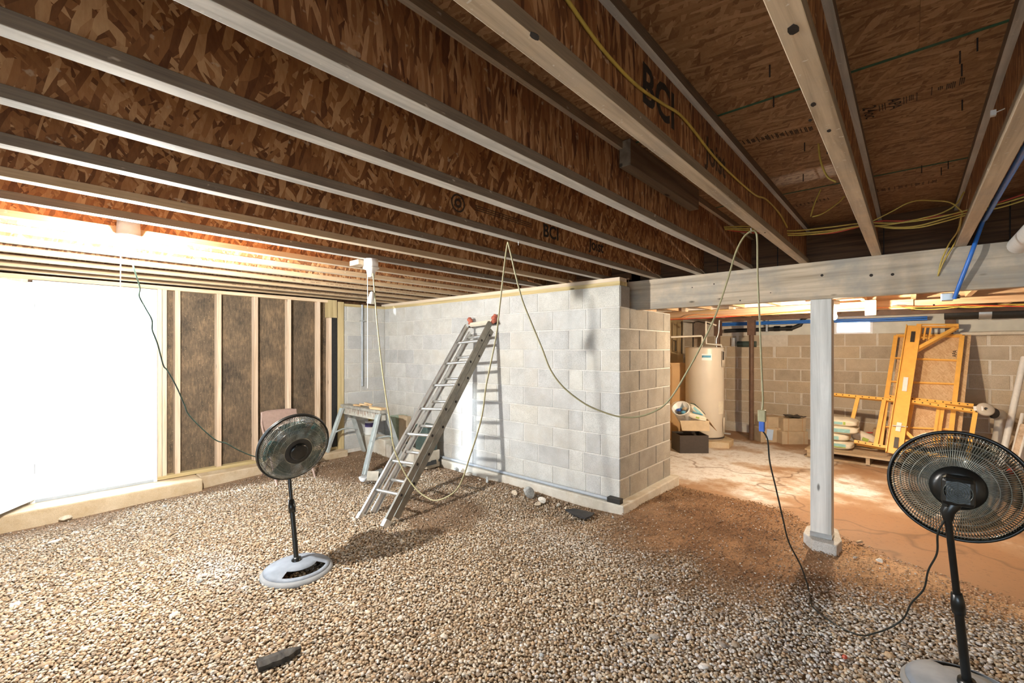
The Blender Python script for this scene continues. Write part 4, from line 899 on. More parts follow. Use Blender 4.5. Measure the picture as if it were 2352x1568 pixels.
rock(566, 1350, .03, .025, .010, M['rockpale'], 'flat white stone in front of the left fan base, to its left')
rock(1467, 1330, .026, .018, .014, M['rockgrey'], 'dark blue-grey stone on the gravel in front of the pier')
rock(2020, 1290, .028, .022, .018, M['rockpale'], 'pale stone on the gravel right of the post pad')
rock(1975, 1247, .03, .02, .016, M['rocktan'], 'pale tan stone chip just right of the post pad')
rock(1245, 1510, .022, .018, .016, M['rockgrey'], 'dark stone at the bottom of the gravel near the sandy patch')
rock(125, 1245, .05, .02, .012, M['rockpale'], 'flat white stone on the gravel in front of the stoop')
rock(85, 1200, .09, .04, .025, M['rocktan'], 'tan broken concrete lump against the stoop at far left', z=.0)
rock(150, 1193, .05, .03, .025, M['rocktan'], 'small tan lump against the stoop right of the broken lump', z=.0)
rock(38, 1388, .05, .03, .012, M['rockpale'], 'flat pale stone on the gravel at the left edge')
rock(380, 1165, .035, .025, .018, M['rockgrey'], 'small grey stone on the gravel below the door threshold')
a = on_z(.012, 592, 1530); b = on_z(.012, 690, 1492); dv = (b - a); L = dv.length; ang = math.atan2(dv.y, dv.x)
mb = MB(); Mx = T(a) @ Matrix.Rotation(ang, 4, 'Z') @ Matrix.Rotation(.1, 4, 'X'); w = .062; K = 10
vs = [];
for i in range(K + 1):
    u = i / K; ww = w * (1 if i < K - 2 else (.75 if i == K - 2 else (.45 if i == K - 1 else .3)))
    for yy, zz in ((-ww / 2, -.012), (-ww / 2, .016), (0, .022), (ww / 2, .016), (ww / 2, -.012)): vs.append(Mx @ Vector((u * L + random.uniform(-.003, .003), yy + random.uniform(-.002, .002), zz + random.uniform(-.003, .002))))
fs = [(i * 5 + j, (i + 1) * 5 + j, (i + 1) * 5 + j + 1, i * 5 + j + 1) for i in range(K) for j in range(4)] + [(0, 1, 2, 3, 4), tuple(K * 5 + j for j in (4, 3, 2, 1, 0))]
tag(mb.add(vs, fs).build('wood_scrap', M['weathered'], org=a), 'charred dark wood scrap lying in the gravel at the front', 'wood')
sp = [on_z(.03 + .012 * (k % 2), *p) for k, p in enumerate(((1298, 1172), (1320, 1170), (1365, 1180), (1360, 1186), (1344, 1193), (1318, 1184)))]
tag(MB().poly(sp, .012, (0, 0, 1)).build('roofing_sheet', M['tar'], org=sp[0]), 'torn black roofing sheet on the gravel against the footing', 'sheet')
rp = on_z(.018, 1940, 1508); rcap = thing('wire_nut', 'small red plastic cap lying on the gravel near the right fan', 'cap', rp); 
MB().lathe([(0, .02), (.009, .02), (.010, 0), (.010, -.018), (0, -.018)], T(rp) @ Matrix.Rotation(1.1, 4, 'X'), 12).build('shell', M['red'], rcap); MB().lathe([(0, .026), (.006, .026), (.006, .019)], T(rp) @ Matrix.Rotation(1.1, 4, 'X'), 10).build('tip', M['ragred'], rcap)

# ------------------------------------------------------------------ cords and cables
N1 = (-1.86, 2.13); N2 = (-.655, 2.80); F0 = (-3.02, 1.80)
def cord(name, pts, r, mat, lbl, cat='cord', n=6, k=8): return tag(MB().tube(spline(pts, k), r, n).build(name, mat, org=pts[0]), lbl, cat)
A = [on_vert(F0, N1, *p) for p in ((857, 628), (862, 690), (868, 760), (878, 850), (888, 920), (897, 975), (904, 1025), (918, 1062), (935, 1095), (958, 1125), (980, 1142), (1000, 1149), (1025, 1142), (1048, 1125), (1063, 1098), (1078, 1052), (1095, 1000), (1108, 950), (1116, 890), (1124, 850), (1138, 780), (1146, 720), (1155, 640), (1165, 562))]
B = [on_vert(N1, N2, *p) for p in ((1170, 570), (1184, 630), (1200, 690), (1220, 740), (1245, 800), (1265, 850), (1295, 890), (1340, 925), (1380, 944), (1425, 957), (1470, 956), (1515, 938), (1545, 908), (1580, 850), (1610, 795), (1645, 720), (1672, 640), (1690, 580), (1708, 545), (1725, 531))]
pz = B[-1]
C_ = [Vector((pz.x + dx, pz.y + dx * .9, z)) for dx, z in ((.018, pz.z - .004), (.026, pz.z - .05), (.028, pz.z - .25), (.036, pz.z - .5), (.045, pz.z - .8), (.05, pz.z - .95), (.046, pz.z - 1.02))]
ec = thing('extension_lead', 'long olive extension cord looped from nails under the joists', 'cord', A[0])
MB().tube(spline(A + B + C_, 6), .0052, 7).build('cable', M['cord'], ec)
pe = C_[-1]; MB().box(pe.x - .02, pe.x + .02, pe.y - .014, pe.y + .014, pe.z - .055, pe.z + .012).build('socket', M['cord'], ec, bevel=.005)
for q, nm in (((N1[0] + .02, N1[1], ZB), 'a'), ((pz.x, pz.y, ZB), 'b')):
    tag(MB().tube([Vector(q) + Vector((0, 0, .01)), Vector((q[0], q[1], (A[-1].z if nm == 'a' else pz.z) - .012))], .0022, 6).build('hook_nail', M['galv'], org=q), 'bent nail under a joist holding the cord ' + ('loop above the ladder' if nm == 'a' else 'loop over the opening'), 'nail')
pg = Vector((pe.x, pe.y, pe.z - .06)); fc = thing('fan_cord', 'black fan power cord running from the olive cord socket to the right fan', 'cord', pg)
MB().box(pg.x - .014, pg.x + .014, pg.y - .012, pg.y + .012, pg.z - .05, pg.z + .012).build('plug', M['bluedark'], fc, bevel=.004)['label'] = 'dark blue plug'
D = [pg + Vector((0, 0, -.04))] + [at_d(d_, *p) for d_, p in ((2.53, (1763, 1010)), (2.54, (1768, 1060)), (2.56, (1782, 1120)), (2.58, (1798, 1190)), (2.61, (1812, 1245)), (2.65, (1840, 1300)))] + \
    [on_z(.022, *p) for p in ((1857, 1352), (1862, 1385), (1885, 1410), (1930, 1440), (1975, 1458), (2000, 1456))] + [at_d(d_, *p) for d_, p in ((2.26, (2040, 1443)), (2.2, (2075, 1420)), (2.13, (2093, 1385)), (2.07, (2122, 1352)), (2.03, (2132, 1310)), (1.98, (2152, 1270)), (1.94, (2154, 1225)), (1.91, (2170, 1194)))]
MB().tube(spline(D, 6), .0042, 6).build('cable', M['cordblack'], fc)
tg = at_d(2.53, 1768, 998); MB().box(-.018, .018, -.001, .001, -.03, .03, T(tg) @ Matrix.Rotation(YAW, 4, 'Z') @ Matrix.Rotation(.12, 4, 'Y')).build('warning_tag', M['white'], fc)['label'] = 'white paper warning tag'
g0 = (-3.40, .50); g1 = (hub1.x - .12, hub1.y + .12)
G = [on_vert(g0, g1, *p) for p in ((303, 600), (312, 630), (321, 660), (320, 680), (333, 705), (349, 735), (350, 758), (362, 790), (375, 838), (384, 850), (404, 885), (424, 930), (432, 950), (460, 980), (495, 1010), (520, 1018), (545, 1032), (575, 1045), (600, 1052))]
cord('power_cord', G, .0042, M['cordgreen'], 'dark green power cord drooping from the lit bulb holder to the left fan')
mb = MB(); q = at_d(2.98, 858, 685); wl_ = on_vert(F0, N1, 858, 686)
ad = thing('cord_adapter', 'white plug adapter hanging on the olive cord under the middle lamp holder', 'adapter', wl_)
MB().lathe([(0, .055), (.012, .05), (.02, .02), (.028, -.035), (0, -.035)], T(wl_ + Vector((-.012, -.012, 0))) @ Matrix.Rotation(.25, 4, 'Y'), 14).build('body', M['ceramic'], ad)
MB().lathe([(0, -.036), (.018, -.036), (.02, -.034)], T(wl_ + Vector((-.012, -.012, 0))) @ Matrix.Rotation(.25, 4, 'Y'), 14).build('socket_face', M['galv'], ad)
YC = [on_x(JX[3] + .012, *p) for p in ((1240, -90), (1300, -5), (1350, 68), (1390, 120), (1440, 175), (1480, 210), (1525, 240), (1560, 262), (1592, 298), (1640, 360), (1690, 410), (1735, 448), (1760, 458), (1790, 490), (1808, 522))]
cord('yellow_cable', YC, .0055, M['yellow'], 'yellow cable stapled along the web of a joist', 'cable', 5, 6)
yb = 3.5
bund = [('yellow_cable', 'yellow', 'upper yellow cable of the bundle crossing the joists above the beam', [(1640, 522), (1730, 520), (1810, 530), (1900, 522), (1985, 512), (2060, 512), (2150, 500), (2225, 482), (2290, 470), (2352, 452)]),
        ('yellow_cable', 'yellow', 'middle yellow cable of the bundle crossing the joists above the beam', [(1640, 524), (1730, 526), (1810, 536), (1900, 530), (1985, 518), (2060, 522), (2110, 518), (2170, 502), (2225, 488), (2290, 478), (2352, 460)]),
        ('yellow_cable', 'yellow', 'lowest sagging yellow cable of the bundle crossing the joists above the beam', [(1640, 526), (1730, 530), (1810, 540), (1900, 534), (1985, 518), (2050, 524), (2110, 522), (2170, 508), (2225, 492)]),
        ('red_cable', 'red', 'red cable in the bundle crossing the joists above the beam', [(1640, 523), (1700, 532), (1760, 536), (1810, 539), (1900, 536), (1960, 524), (2020, 508), (2080, 507), (2150, 497), (2225, 486), (2290, 466), (2352, 446)])]
for k, (nm, m, lb_, pp) in enumerate(bund):
    cord(nm, [on_y(yb + .012 * k, *p) for p in pp], .0045, M[m], lb_, 'cable', 5, 6)
cord('yellow_cable', [on_y(yb, *p) for p in ((1988, 516), (2040, 490), (2095, 463), (2150, 461), (2185, 466), (2210, 486))], .004, M['yellow'], 'yellow cable arching above the bundle between two joists', 'cable', 5, 6)
cord('yellow_cable', [on_y(yb, *p) for p in ((1985, 520), (2040, 516), (2100, 505), (2160, 490), (2195, 470), (2215, 440))], .004, M['yellow'], 'yellow cable rising from the bundle beside the right joist', 'cable', 5, 6)
cord('yellow_cable', [on_y(2.42, *p) for p in ((1880, 330), (1885, 370), (1900, 405), (1920, 418))], .004, M['yellow'], 'short yellow cable dropping behind the joist with the knot hole', 'cable', 5, 6)
cord('yellow_cable', [on_y(3.2, *p) for p in ((1862, 497), (1870, 470), (1885, 435))], .004, M['yellow'], 'loose yellow cable end between the two middle joists', 'cable', 5, 6)
cord('yellow_cable', [on_y(3.2, *p) for p in ((1866, 498), (1890, 490), (1925, 466), (1940, 450))], .004, M['yellow'], 'yellow cable curving up to the joist with the knot hole', 'cable', 5, 6)
for k, lb_ in enumerate(('left yellow cable of the pair hanging into a hole in the beam', 'right yellow cable of the pair hanging into a hole in the beam')):
    cord('yellow_cable', [on_y(3.52, 2210, 488), on_y(3.85, 2200 + 4 * k, 530), on_y(4.11, 2180 + 12 * k, 560), on_y(4.13, 2162 + 6 * k, 600), on_y(4.148, 2154, 634)], .0045, M['yellow'], lb_, 'cable', 5, 6)
cord('blue_pipe', [(.302, 1.0, 2.246), (.302, 2.0, 2.246), (.302, 2.9, 2.246), (.310, 3.6, 2.262)] + [on_y(4.06, 2257, 510), on_y(4.09, 2230, 585), on_y(4.12, 2205, 650), on_y(4.145, 2192, 686)], .0115, M['blue'], 'bright blue water pipe hanging past the beam', 'pipe', 10, 6)
wp = thing('waste_pipe', 'white plastic pipe ending in front of the beam at the right edge', 'pipe', (.49, 3.4, 2.16)); 
MB().tube([(.49, 2.2, 2.165), (.49, 4.07, 2.165)], .052, 20, cap=False).build('pipe', M['pvcwhite'], wp); MB().lathe([(0, 0), (.0505, 0)], T((.49, 4.066, 2.165)) @ frame((0, -1, 0)), 20).build('dark_end', M['ink'], wp)
# cable shadows of the stub are left to the light
hk = on_x(JX[1] - .03, 2288, 258); tag(MB().box(hk.x - .014, hk.x, hk.y - .008, hk.y + .008, hk.z - .010, hk.z + .008).tube([hk, (hk.x + .02, hk.y, hk.z + .006)], .002, 5).build('cable_clip', M['ceramic'], org=hk), 'small white cable clip nailed to the right joist', 'clip')
# ------------------------------------------------------------------ old cellar: services overhead
structure(MB().box(-3.45, 2.7, 4.99, 9.1, 2.27, 2.29).build('ceiling_cellar', M['old_y']))
for k in range(14):
    x = -2.85 + k * .41; tag(MB().box(x - .02, x + .02, 4.995, 9.0, 2.06, 2.268).build('cellar_joist', M['old_y'], org=(x, 7, 2.1)), 'old rough ceiling joist in the cellar beyond the beam', 'joist', 'old cellar joists')
tag(MB().box(-3.4, .02, 6.38, 6.42, 1.962, 2.062).build('ledger_board', M['old_x'], org=(-1, 6.4, 2.0)), 'bright lit ledger board left of the post under the old ceiling', 'board')
tag(MB().box(.03, 2.7, 6.38, 6.42, 1.984, 2.049).build('ledger_board', M['old_x'], org=(1.2, 6.4, 2.0)), 'bright lit ledger board right of the post under the old ceiling', 'board')
tag(MB().box(-3.4, 2.7, 6.50, 6.54, 2.06, 2.26).build('header_board', M['old_x'], org=(0, 5.06, 2.1)), 'wide old header board behind the ledger boards', 'board')
tag(MB().tube([(-3.4, 6.33, 2.091), (-.80, 6.33, 2.091)], .028, 10).build('vent_pipe', M['pvcwhite'], org=(-2, 6.33, 2.09)), 'white pipe running above the red cable behind the beam', 'pipe')
for px, py, s_, z0 in ((1573, 711, .055, 0), (1682, 705, .055, 1), (2000, 713, .095, 2)):
    p = on_y(6.25, px, py); tag(MB().box(p.x - s_ / 2, p.x + s_ / 2, 6.20, 6.30, p.z - s_ * .55, p.z + s_ * .55 if z0 < 2 else 2.06).build('wood_block', M['pine_x'], org=p), ('small wood block end under the white pipe nearest the block pier', 'small wood block end under the white pipe nearer the post', 'larger pale wood block right of the post under the ledger')[z0], 'block')
cord('red_cable', [on_y(6.36, *p) for p in ((1538, 734), (1600, 731), (1660, 728), (1720, 724), (1790, 719), (1862, 713))], .006, M['red'], 'red cable running along the lit ledger board behind the beam', 'cable', 6, 5)
cord('orange_cable', [on_y(6.35, *p) for p in ((1538, 731), (1570, 730), (1590, 723), (1640, 723), (1700, 725), (1760, 722), (1862, 711))], .004, M['orangewire'], 'orange cable running along the lit ledger board behind the beam', 'cable', 6, 5)
cord('yellow_cable', [on_y(6.29, *p) for p in ((1590, 715), (1640, 713), (1680, 710))], .003, M['yellow'], 'thin yellow cable on the white pipe behind the beam', 'cable', 5, 5)
for k, (m, lb_, pp) in enumerate((('orangewire', 'orange cable under the ledger board right of the post', ((1925, 712), (2000, 707), (2080, 706), (2160, 702), (2240, 700), (2352, 703))), ('yellow', 'upper yellow cable drooping under the ledger board right of the post', ((2060, 706), (2120, 705), (2180, 704), (2240, 706), (2300, 700), (2352, 698))), ('yellow', 'lower yellow cable drooping under the ledger board right of the post', ((2060, 704), (2110, 710), (2165, 709), (2220, 703), (2290, 704), (2352, 700))), ('red', 'red cable under the ledger board right of the post', ((2050, 702), (2120, 704), (2200, 700), (2352, 704))))):
    cord(('orange_cable', 'yellow_cable', 'yellow_cable', 'red_cable')[k], [on_y(6.36 - .008 * k, *p) for p in pp], .0042, M[m], lb_, 'cable', 6, 5)
tag(MB().box(-2.6, 2.6, 8.30, 8.38, 2.01, 2.055).box(-2.6, 2.6, 8.335, 8.345, 2.055, 2.20).box(-2.6, 2.6, 8.30, 8.38, 2.20, 2.215).build('steel_girder', M['rustbrown'], org=(0, 8.34, 2.1)), 'rusty brown steel girder resting on the cellar posts', 'girder')
for x, yp, lb_ in ((on_y(8.34, 1726, 900).x, 8.34, 'slim rusty brown steel post between the water heater and the paper boxes'), (on_y(8.34, 1649, 780).x, 8.34, 'rusty brown steel post behind the top of the water heater'), (on_y(9.055, 2183, 730).x, 9.055, 'rusty brown steel post behind the scaffold')):
    t = thing('steel_post', lb_, 'post', (x, yp, 0), 'rusty cellar posts'); MB().tube([(x, yp, -.01), (x, yp, 2.0)], .038, 12).build('shaft', M['rustbrown'], t); MB().box(x - .055, x + .055, yp - .048, yp + .048, 1.76, 2.01).build('head_plate', M['rustbrown'], t)
zz = on_y(8.95, 1760, 755).z; bp = thing('drain_pipe', 'black drain pipe with couplings along the white board of the far wall', 'pipe', (-2, 8.95, zz))
xs = [on_y(8.95, v, 755).x for v in (1664, 1778, 1792, 1806, 1820, 1838, 1846)]
MB().tube([(xs[0], 8.95, zz - .02), (xs[4], 8.95, zz), (xs[5], 8.95, zz + .05), (xs[6], 8.95, zz + .16), (xs[6] + .1, 8.95, zz + .22)], .034, 12).build('pipe', M['blackmat'], bp)
for a, bb in ((xs[1], xs[2]), (xs[3], xs[4])): MB().tube([(a, 8.95, zz), (bb, 8.95, zz)], .046, 12).build('coupling', M['black'], bp)
MB().box(xs[1] - .12, xs[1] - .09, 8.90, 9.0, zz - .05, zz + .16).build('hanger', M['galv'], bp)
for k, (py0, py1, lb_) in enumerate(((741, 731, 'upper blue water line along the far wall over the white boards'), (745, 736, 'lower blue water line along the far wall over the white boards'))):
    cord('water_line', [on_y(8.85 + .05 * k, 1655, py0 + 2), on_y(8.85 + .05 * k, 1800, py0 - 3), on_y(8.85 + .05 * k, 1900, py0 - 6), on_y(8.85 + .05 * k, 2000, py0 - 8), on_y(8.85 + .05 * k, 2130, py1 - 3)], .016, M['blue'], lb_, 'pipe', 8, 5)
cord('white_pipe', [on_y(8.98, *p) for p in ((2190, 767), (2270, 765), (2310, 764), (2400, 763))], .028, M['pvccream'], 'long cream pipe along the far wall right of the scaffold', 'pipe', 10, 5)
db = thing('sewer_pipe', 'dark sewer pipe under the ceiling at the right of the far wall', 'pipe', (.8, 8.7, 2.1)); z_ = on_y(8.7, 2270, 718).z
MB().tube([(.35, 8.7, z_), (2.2, 8.7, z_ - .03)], .075, 14).build('pipe', M['blackmat'], db); MB().tube([(.68, 8.7, z_), (.80, 8.7, z_)], .09, 14).build('coupling', M['galv'], db)
dp = thing('ceiling_box', 'grey metal bracket box under the beam at the blue pipe', 'bracket', on_y(4.25, 2175, 684)); p = on_y(4.25, 2175, 684)
MB().box(p.x - .03, p.x + .03, 4.22, 4.28, p.z - .02, p.z + .03).build('body', M['galv'], dp, bevel=.004); MB().tube([p + Vector((.03, -.02, .0)), p + Vector((.06, -.03, .004))], .014, 8).build('clamp', M['black'], dp)

# ------------------------------------------------------------------ old cellar: things on the slab
hp = at_d(7.35, 1618, 1000); hx, hy = hp.x, hp.y; hr = .292
hp_ = [Vector((hx, hy, 0)) + RT * a + FW * b for a, b in ((-.36, -.30), (.20, -.42), (.42, -.12), (.40, .35), (-.36, .40))]
tag(MB().poly([(p.x, p.y, -.02) for p in hp_], .10, (0, 0, 1)).build('concrete_pad', M['curb'], org=(hx, hy, 0), bevel=.01), 'concrete pad under the white water heater', 'pad')
wh = thing('water_heater', 'cream cylindrical water heater in the far corner of the cellar', 'heater', (hx, hy, .08))
zt = at_d(7.35, 1618, 797).z
MB().lathe([(0, .085), (hr * .97, .085), (hr, .10), (hr, zt - .03), (hr * .985, zt - .008), (hr * .9, zt), (0, zt + .004)], T((hx, hy, 0)), 40).build('tank', M['heater'], wh)
MB().lathe([(hr + .001, .105), (hr + .005, .105), (hr + .005, .13), (hr + .001, .13)], T((hx, hy, 0)), 40).build('bottom_ring', M['heatdark'], wh)
def on_tank(ang, z, w, h, th, name, mat, lbl=None, wrap=6):
    base = math.atan2(-hy, -hx); mb = MB(); vs = []
    for k in range(wrap + 1):
        a = base + ang + (k / wrap - .5) * w / hr
        for zz_ in (z - h / 2, z + h / 2): vs.append((hx + (hr + th) * math.cos(a), hy + (hr + th) * math.sin(a), zz_))
    o = mb.add(vs, [(2 * k, 2 * k + 2, 2 * k + 3, 2 * k + 1) for k in range(wrap)], True).build(name, mat, wh, solid=.004 if th > .002 else 0)
    if lbl: o['label'] = lbl
    return o
on_tank(1.15, 1.37, .10, .25, .022, 'control_cover', M['heater']); on_tank(1.05, 1.42, .04, .13, .026, 'control_panel', M['heatdark'], 'dark control panel')
on_tank(1.0, .60, .13, .20, .002, 'energy_label', M['paper'], 'cream energy label'); on_tank(1.2, .32, .07, .24, .02, 'access_cover', M['heater'])
def on_tank_text(): pass
lg = on_tank(.12, 1.40, .15, .10, .0012, 'round_label', M['white'], 'white label'); on_tank(.10, 1.41, .13, .035, .0025, 'label_band', M['bluepr'], 'blue band of the label').rotation_euler = (0, 0, 0)
def pipe_on(name, pts, r, m): return MB().tube(pts, r, 8).build(name, M[m], wh)
a1 = at_d(7.3, 1540, 774); a2 = at_d(7.3, 1611, 771); a3 = at_d(7.3, 1612, 800); pipe_on('hot_pipe', [a1, a2, a2 + Vector((.01, 0, -.02)), a3], .016, 'pvccream')
q = [at_d(7.35, *p) for p in ((1645, 747), (1621, 738), (1622, 789), (1656, 792), (1659, 800), (1659, 816))]; pipe_on('cold_pipe', q, .016, 'pvccream')
pipe_on('flex_line', spline([at_d(7.4, *p) for p in ((1646, 800), (1645, 780), (1650, 765), (1652, 735))], 5), .012, 'galv')
MB().tube([Vector((hx, hy, .17)) + RT * .27 - FW * .12, Vector((hx, hy, .17)) + RT * .34 - FW * .18], .014, 8).build('drain_valve', M['galv'], wh)
FR = Matrix((RT, FW, Vector((0, 0, 1)))).transposed().to_4x4()
def fbox(mb, c, w, d, z0, z1, rot=0): return mb.box(-w / 2, w / 2, -d / 2, d / 2, z0, z1, T((c.x, c.y, 0)) @ FR @ Matrix.Rotation(rot, 4, 'Z'))
cb = at_d(7.75, 1549, 900); ct = thing('cabinet', 'tall tan cabinet between the block pier and the water heater', 'cabinet', (cb.x, cb.y, 0)); ztop = at_d(7.55, 1550, 836).z
fbox(MB(), cb, .27, .40, -.01, ztop).build('body', M['cabinet'], ct, bevel=.004); fbox(MB(), cb, .29, .42, ztop, ztop + .02).build('top', M['cabinet'], ct); c2 = cb - FW * .205; fbox(MB(), c2, .24, .012, .06, ztop - .03).build('door', M['cabinet'], ct)
jb = at_d(6.80, 1584, 1000); jx = thing('cardboard_box', 'open dirty cardboard box full of bags in front of the water heater', 'box', (jb.x, jb.y, 0)); fz = .26
mb = MB()
for c, w, d in ((jb - FW * .17, .42, .008), (jb + FW * .17, .42, .008), (jb - RT * .21, .008, .34), (jb + RT * .21, .008, .34)): fbox(mb, c, w, d, -.012, .25)
fbox(mb, jb, .42, .34, -.012, .0).build('body', M['heatdark'], jx)['label'] = 'dark stained box body'
MB().add([jb - FW * .18 + RT * a + Vector((0, 0, z)) - FW * o_ for a, z, o_ in ((-.215, .255, 0), (.215, .255, 0), (.20, .11, .06), (-.205, .12, .06))], [(0, 1, 2, 3)]).build('front_flap', M['cardtan'], jx, solid=.006)
MB().add([jb + RT * (.215 + o_) + FW * a + Vector((0, 0, z)) for a, z, o_ in ((-.17, .26, 0), (.12, .30, .0), (.10, .17, .12), (-.17, .10, .12))], [(0, 1, 2, 3)]).build('side_flap', M['cardboard'], jx, solid=.006)
bu = jb - RT * .13 - FW * .05 + Vector((0, 0, .36)); ax = Vector((-.35, 0, 0)) + Vector((0, 0, .62)) - FW * .75 - RT * .15; BM = T(bu) @ frame(ax)
bk_ = thing('bucket', 'white bucket tipped toward the room on the cardboard box, blue things inside', 'bucket', bu)
MB().lathe([(.095, -.16), (.125, .09), (.132, .095), (.132, .105), (.120, .105), (.092, -.14), (0, -.14)], BM, 28).build('pail', M['ceramic'], bk_)
MB().tube([BM @ Vector((.128 * math.cos(a), .128 * math.sin(a), .09 + .05 * abs(math.sin(a)))) for a in [k * PI / 12 for k in range(13)]], .003, 5).build('handle', M['galv'], bk_)
for k in range(5):
    a = k * 1.3; p = BM @ Vector((.05 * math.cos(a), .05 * math.sin(a), .02 + .01 * k)); vs = ICO * np.array([.045, .03, .03]) + np.array(p)
    tag(MB().add(vs.tolist(), ICF.tolist(), True).build('rag', (M['bluepr'], M['bluedark'], M['heatdark'], M['bluepr'], M['cardtan'])[k], org=p), ('bright blue rag at the front of the white bucket', 'dark blue rag in the white bucket', 'black rag in the white bucket', 'second light blue rag deep in the white bucket', 'tan rag at the back of the white bucket')[k], 'rag')
def bag(name, lbl, c, L, W, H, rot, mat, prints=(), group=None, tilt=0):
    bm = bmesh.new(); bmesh.ops.create_cube(bm, size=1); bmesh.ops.subdivide_edges(bm, edges=bm.edges[:], cuts=4, use_grid_fill=True); rg = np.random.default_rng(abs(hash(lbl)) % 1000 if False else len(lbl) * 7 + int(c.x * 100) % 91)
    Mx = T(c) @ Matrix.Rotation(rot, 4, 'Z') @ Matrix.Rotation(tilt, 4, 'Y')
    def shape(v):
        x, y, z = v.x * 2, v.y * 2, v.z * 2; fz_ = (1 - .55 * abs(x) ** 7) * (1 - .42 * abs(y) ** 5); return Vector((x * L / 2 * (1 - .05 * abs(y) ** 3), y * W / 2 * (1 - .06 * abs(x) ** 3), z * H / 2 * max(.12, fz_)))
    for v in bm.verts: v.co = shape(v.co) + Vector(rg.uniform(-.006, .006, 3))
    t = thing(name, lbl, 'bag', c, group); me = bpy.data.meshes.new('sack'); bm.to_mesh(me); bm.free(); me.materials.append(mat); me.polygons.foreach_set('use_smooth', [True] * len(me.polygons))
    o = bpy.data.objects.new('sack', me); COL.objects.link(o); o.parent = t; o.matrix_local = T(-Vector(c)) @ Mx; OFF[o.name] = Vector(c)
    s_ = o.modifiers.new('sub', 'SUBSURF'); s_.levels = 1; s_.render_levels = 1
    for (x0, x1, y0, y1, face, m) in prints:     # printed patch following the sack surface
        vs = []; nx_, ny_ = 6, 4
        for i in range(nx_ + 1):
            for j in range(ny_ + 1):
                a = x0 + (x1 - x0) * i / nx_; bb = y0 + (y1 - y0) * j / ny_; v = {'top': Vector((a / 2, bb / 2, .5)), 'front': Vector((a / 2, -.5, bb / 2))}[face]
                w = shape(v); w += {'top': Vector((0, 0, .007)), 'front': Vector((0, -.007, 0))}[face]; vs.append(Mx @ w)
        MB().add(vs, [(i * (ny_ + 1) + j, (i + 1) * (ny_ + 1) + j, (i + 1) * (ny_ + 1) + j + 1, i * (ny_ + 1) + j + 1) for i in range(nx_) for j in range(ny_)], True).build('print', M[m], t)
    return t
bag('cement_bag', 'teal-printed paper bag standing at the back of the cardboard box', jb + RT * .10 + FW * .05 + Vector((0, 0, .36)), .30, .24, .13, YAW + .1, M['paper'], ((-.7, -.1, -.9, .9, 'top', 'teal'), (.05, .2, -.9, .9, 'top', 'lime'), (.3, .8, -.9, .9, 'top', 'bluepr'), (-.8, .8, -.5, .5, 'front', 'teal')), 'bags in the cardboard box', .75)
bag('cement_bag', 'smaller blue-printed bag lying at the front of the cardboard box', jb + RT * .07 - FW * .10 + Vector((0, 0, .30)), .26, .16, .10, YAW - .3, M['paper'], ((-.6, .5, -.8, .8, 'top', 'bluepr'), (-.2, .2, -.4, .4, 'front', 'lime')), 'bags in the cardboard box', .25)
for px0, px1, py0, py1, dep_, lb_ in ((1747, 1794, 983, 1014, 7.40, 'lower left paper-wrapped carton of the stack by the far wall'), (1796, 1856, 991, 1019, 7.25, 'lower right paper-wrapped carton of the stack by the far wall'), (1752, 1799, 957, 985, 7.46, 'upper left paper-wrapped carton of the stack by the far wall'), (1799, 1851, 961, 991, 7.32, 'upper right paper-wrapped carton of the stack, dark cloth on it')):
    a, b_ = at_d(dep_, px0, py1), at_d(dep_, px1, py0); z0, z1 = max(a.z, -.015), b_.z; c = (a + b_) / 2 + FW * .12; w = (b_ - a).dot(RT)
    if 'lower' in lb_: z0 = -.015
    t = thing('carton', lb_, 'box', (c.x, c.y, z0), 'cartons by the far wall'); fbox(MB(), c, w, .26, z0, z1).build('body', M['cardtan'], t, bevel=.01)
    for s_ in (-.28, .33): fbox(MB(), c + RT * (w * s_), .012, .266, z0 + .004, z1 + .003).build('fold', M['cardboard'], t)
    if 'upper right' in lb_:
        cc = c + RT * .05; mb = MB(); vs = []
        for i in range(8):
            for j in range(4): p = cc + RT * ((i / 7 - .5) * .27) + FW * ((j / 3 - .5) * .18 - .04); vs.append((p.x, p.y, z1 + .012 + .035 * random.random()))
        tag(mb.add(vs, [(i * 4 + j, (i + 1) * 4 + j, (i + 1) * 4 + j + 1, i * 4 + j + 1) for i in range(7) for j in range(3)], True).build('dark_cloth', M['heatdark'], org=(cc.x, cc.y, z1), solid=.012), 'crumpled dark cloth lying on the upper right carton', 'cloth')
for px, py, lb_ in ((1802, 1018, 'white crumb on the slab in front of the paper cartons'), (1583, 1033, 'white crumb on the slab in front of the cardboard box')): rock(px, py, .03, .018, .012, M['rockpale'], lb_, 'stone_chip', z=-.01)
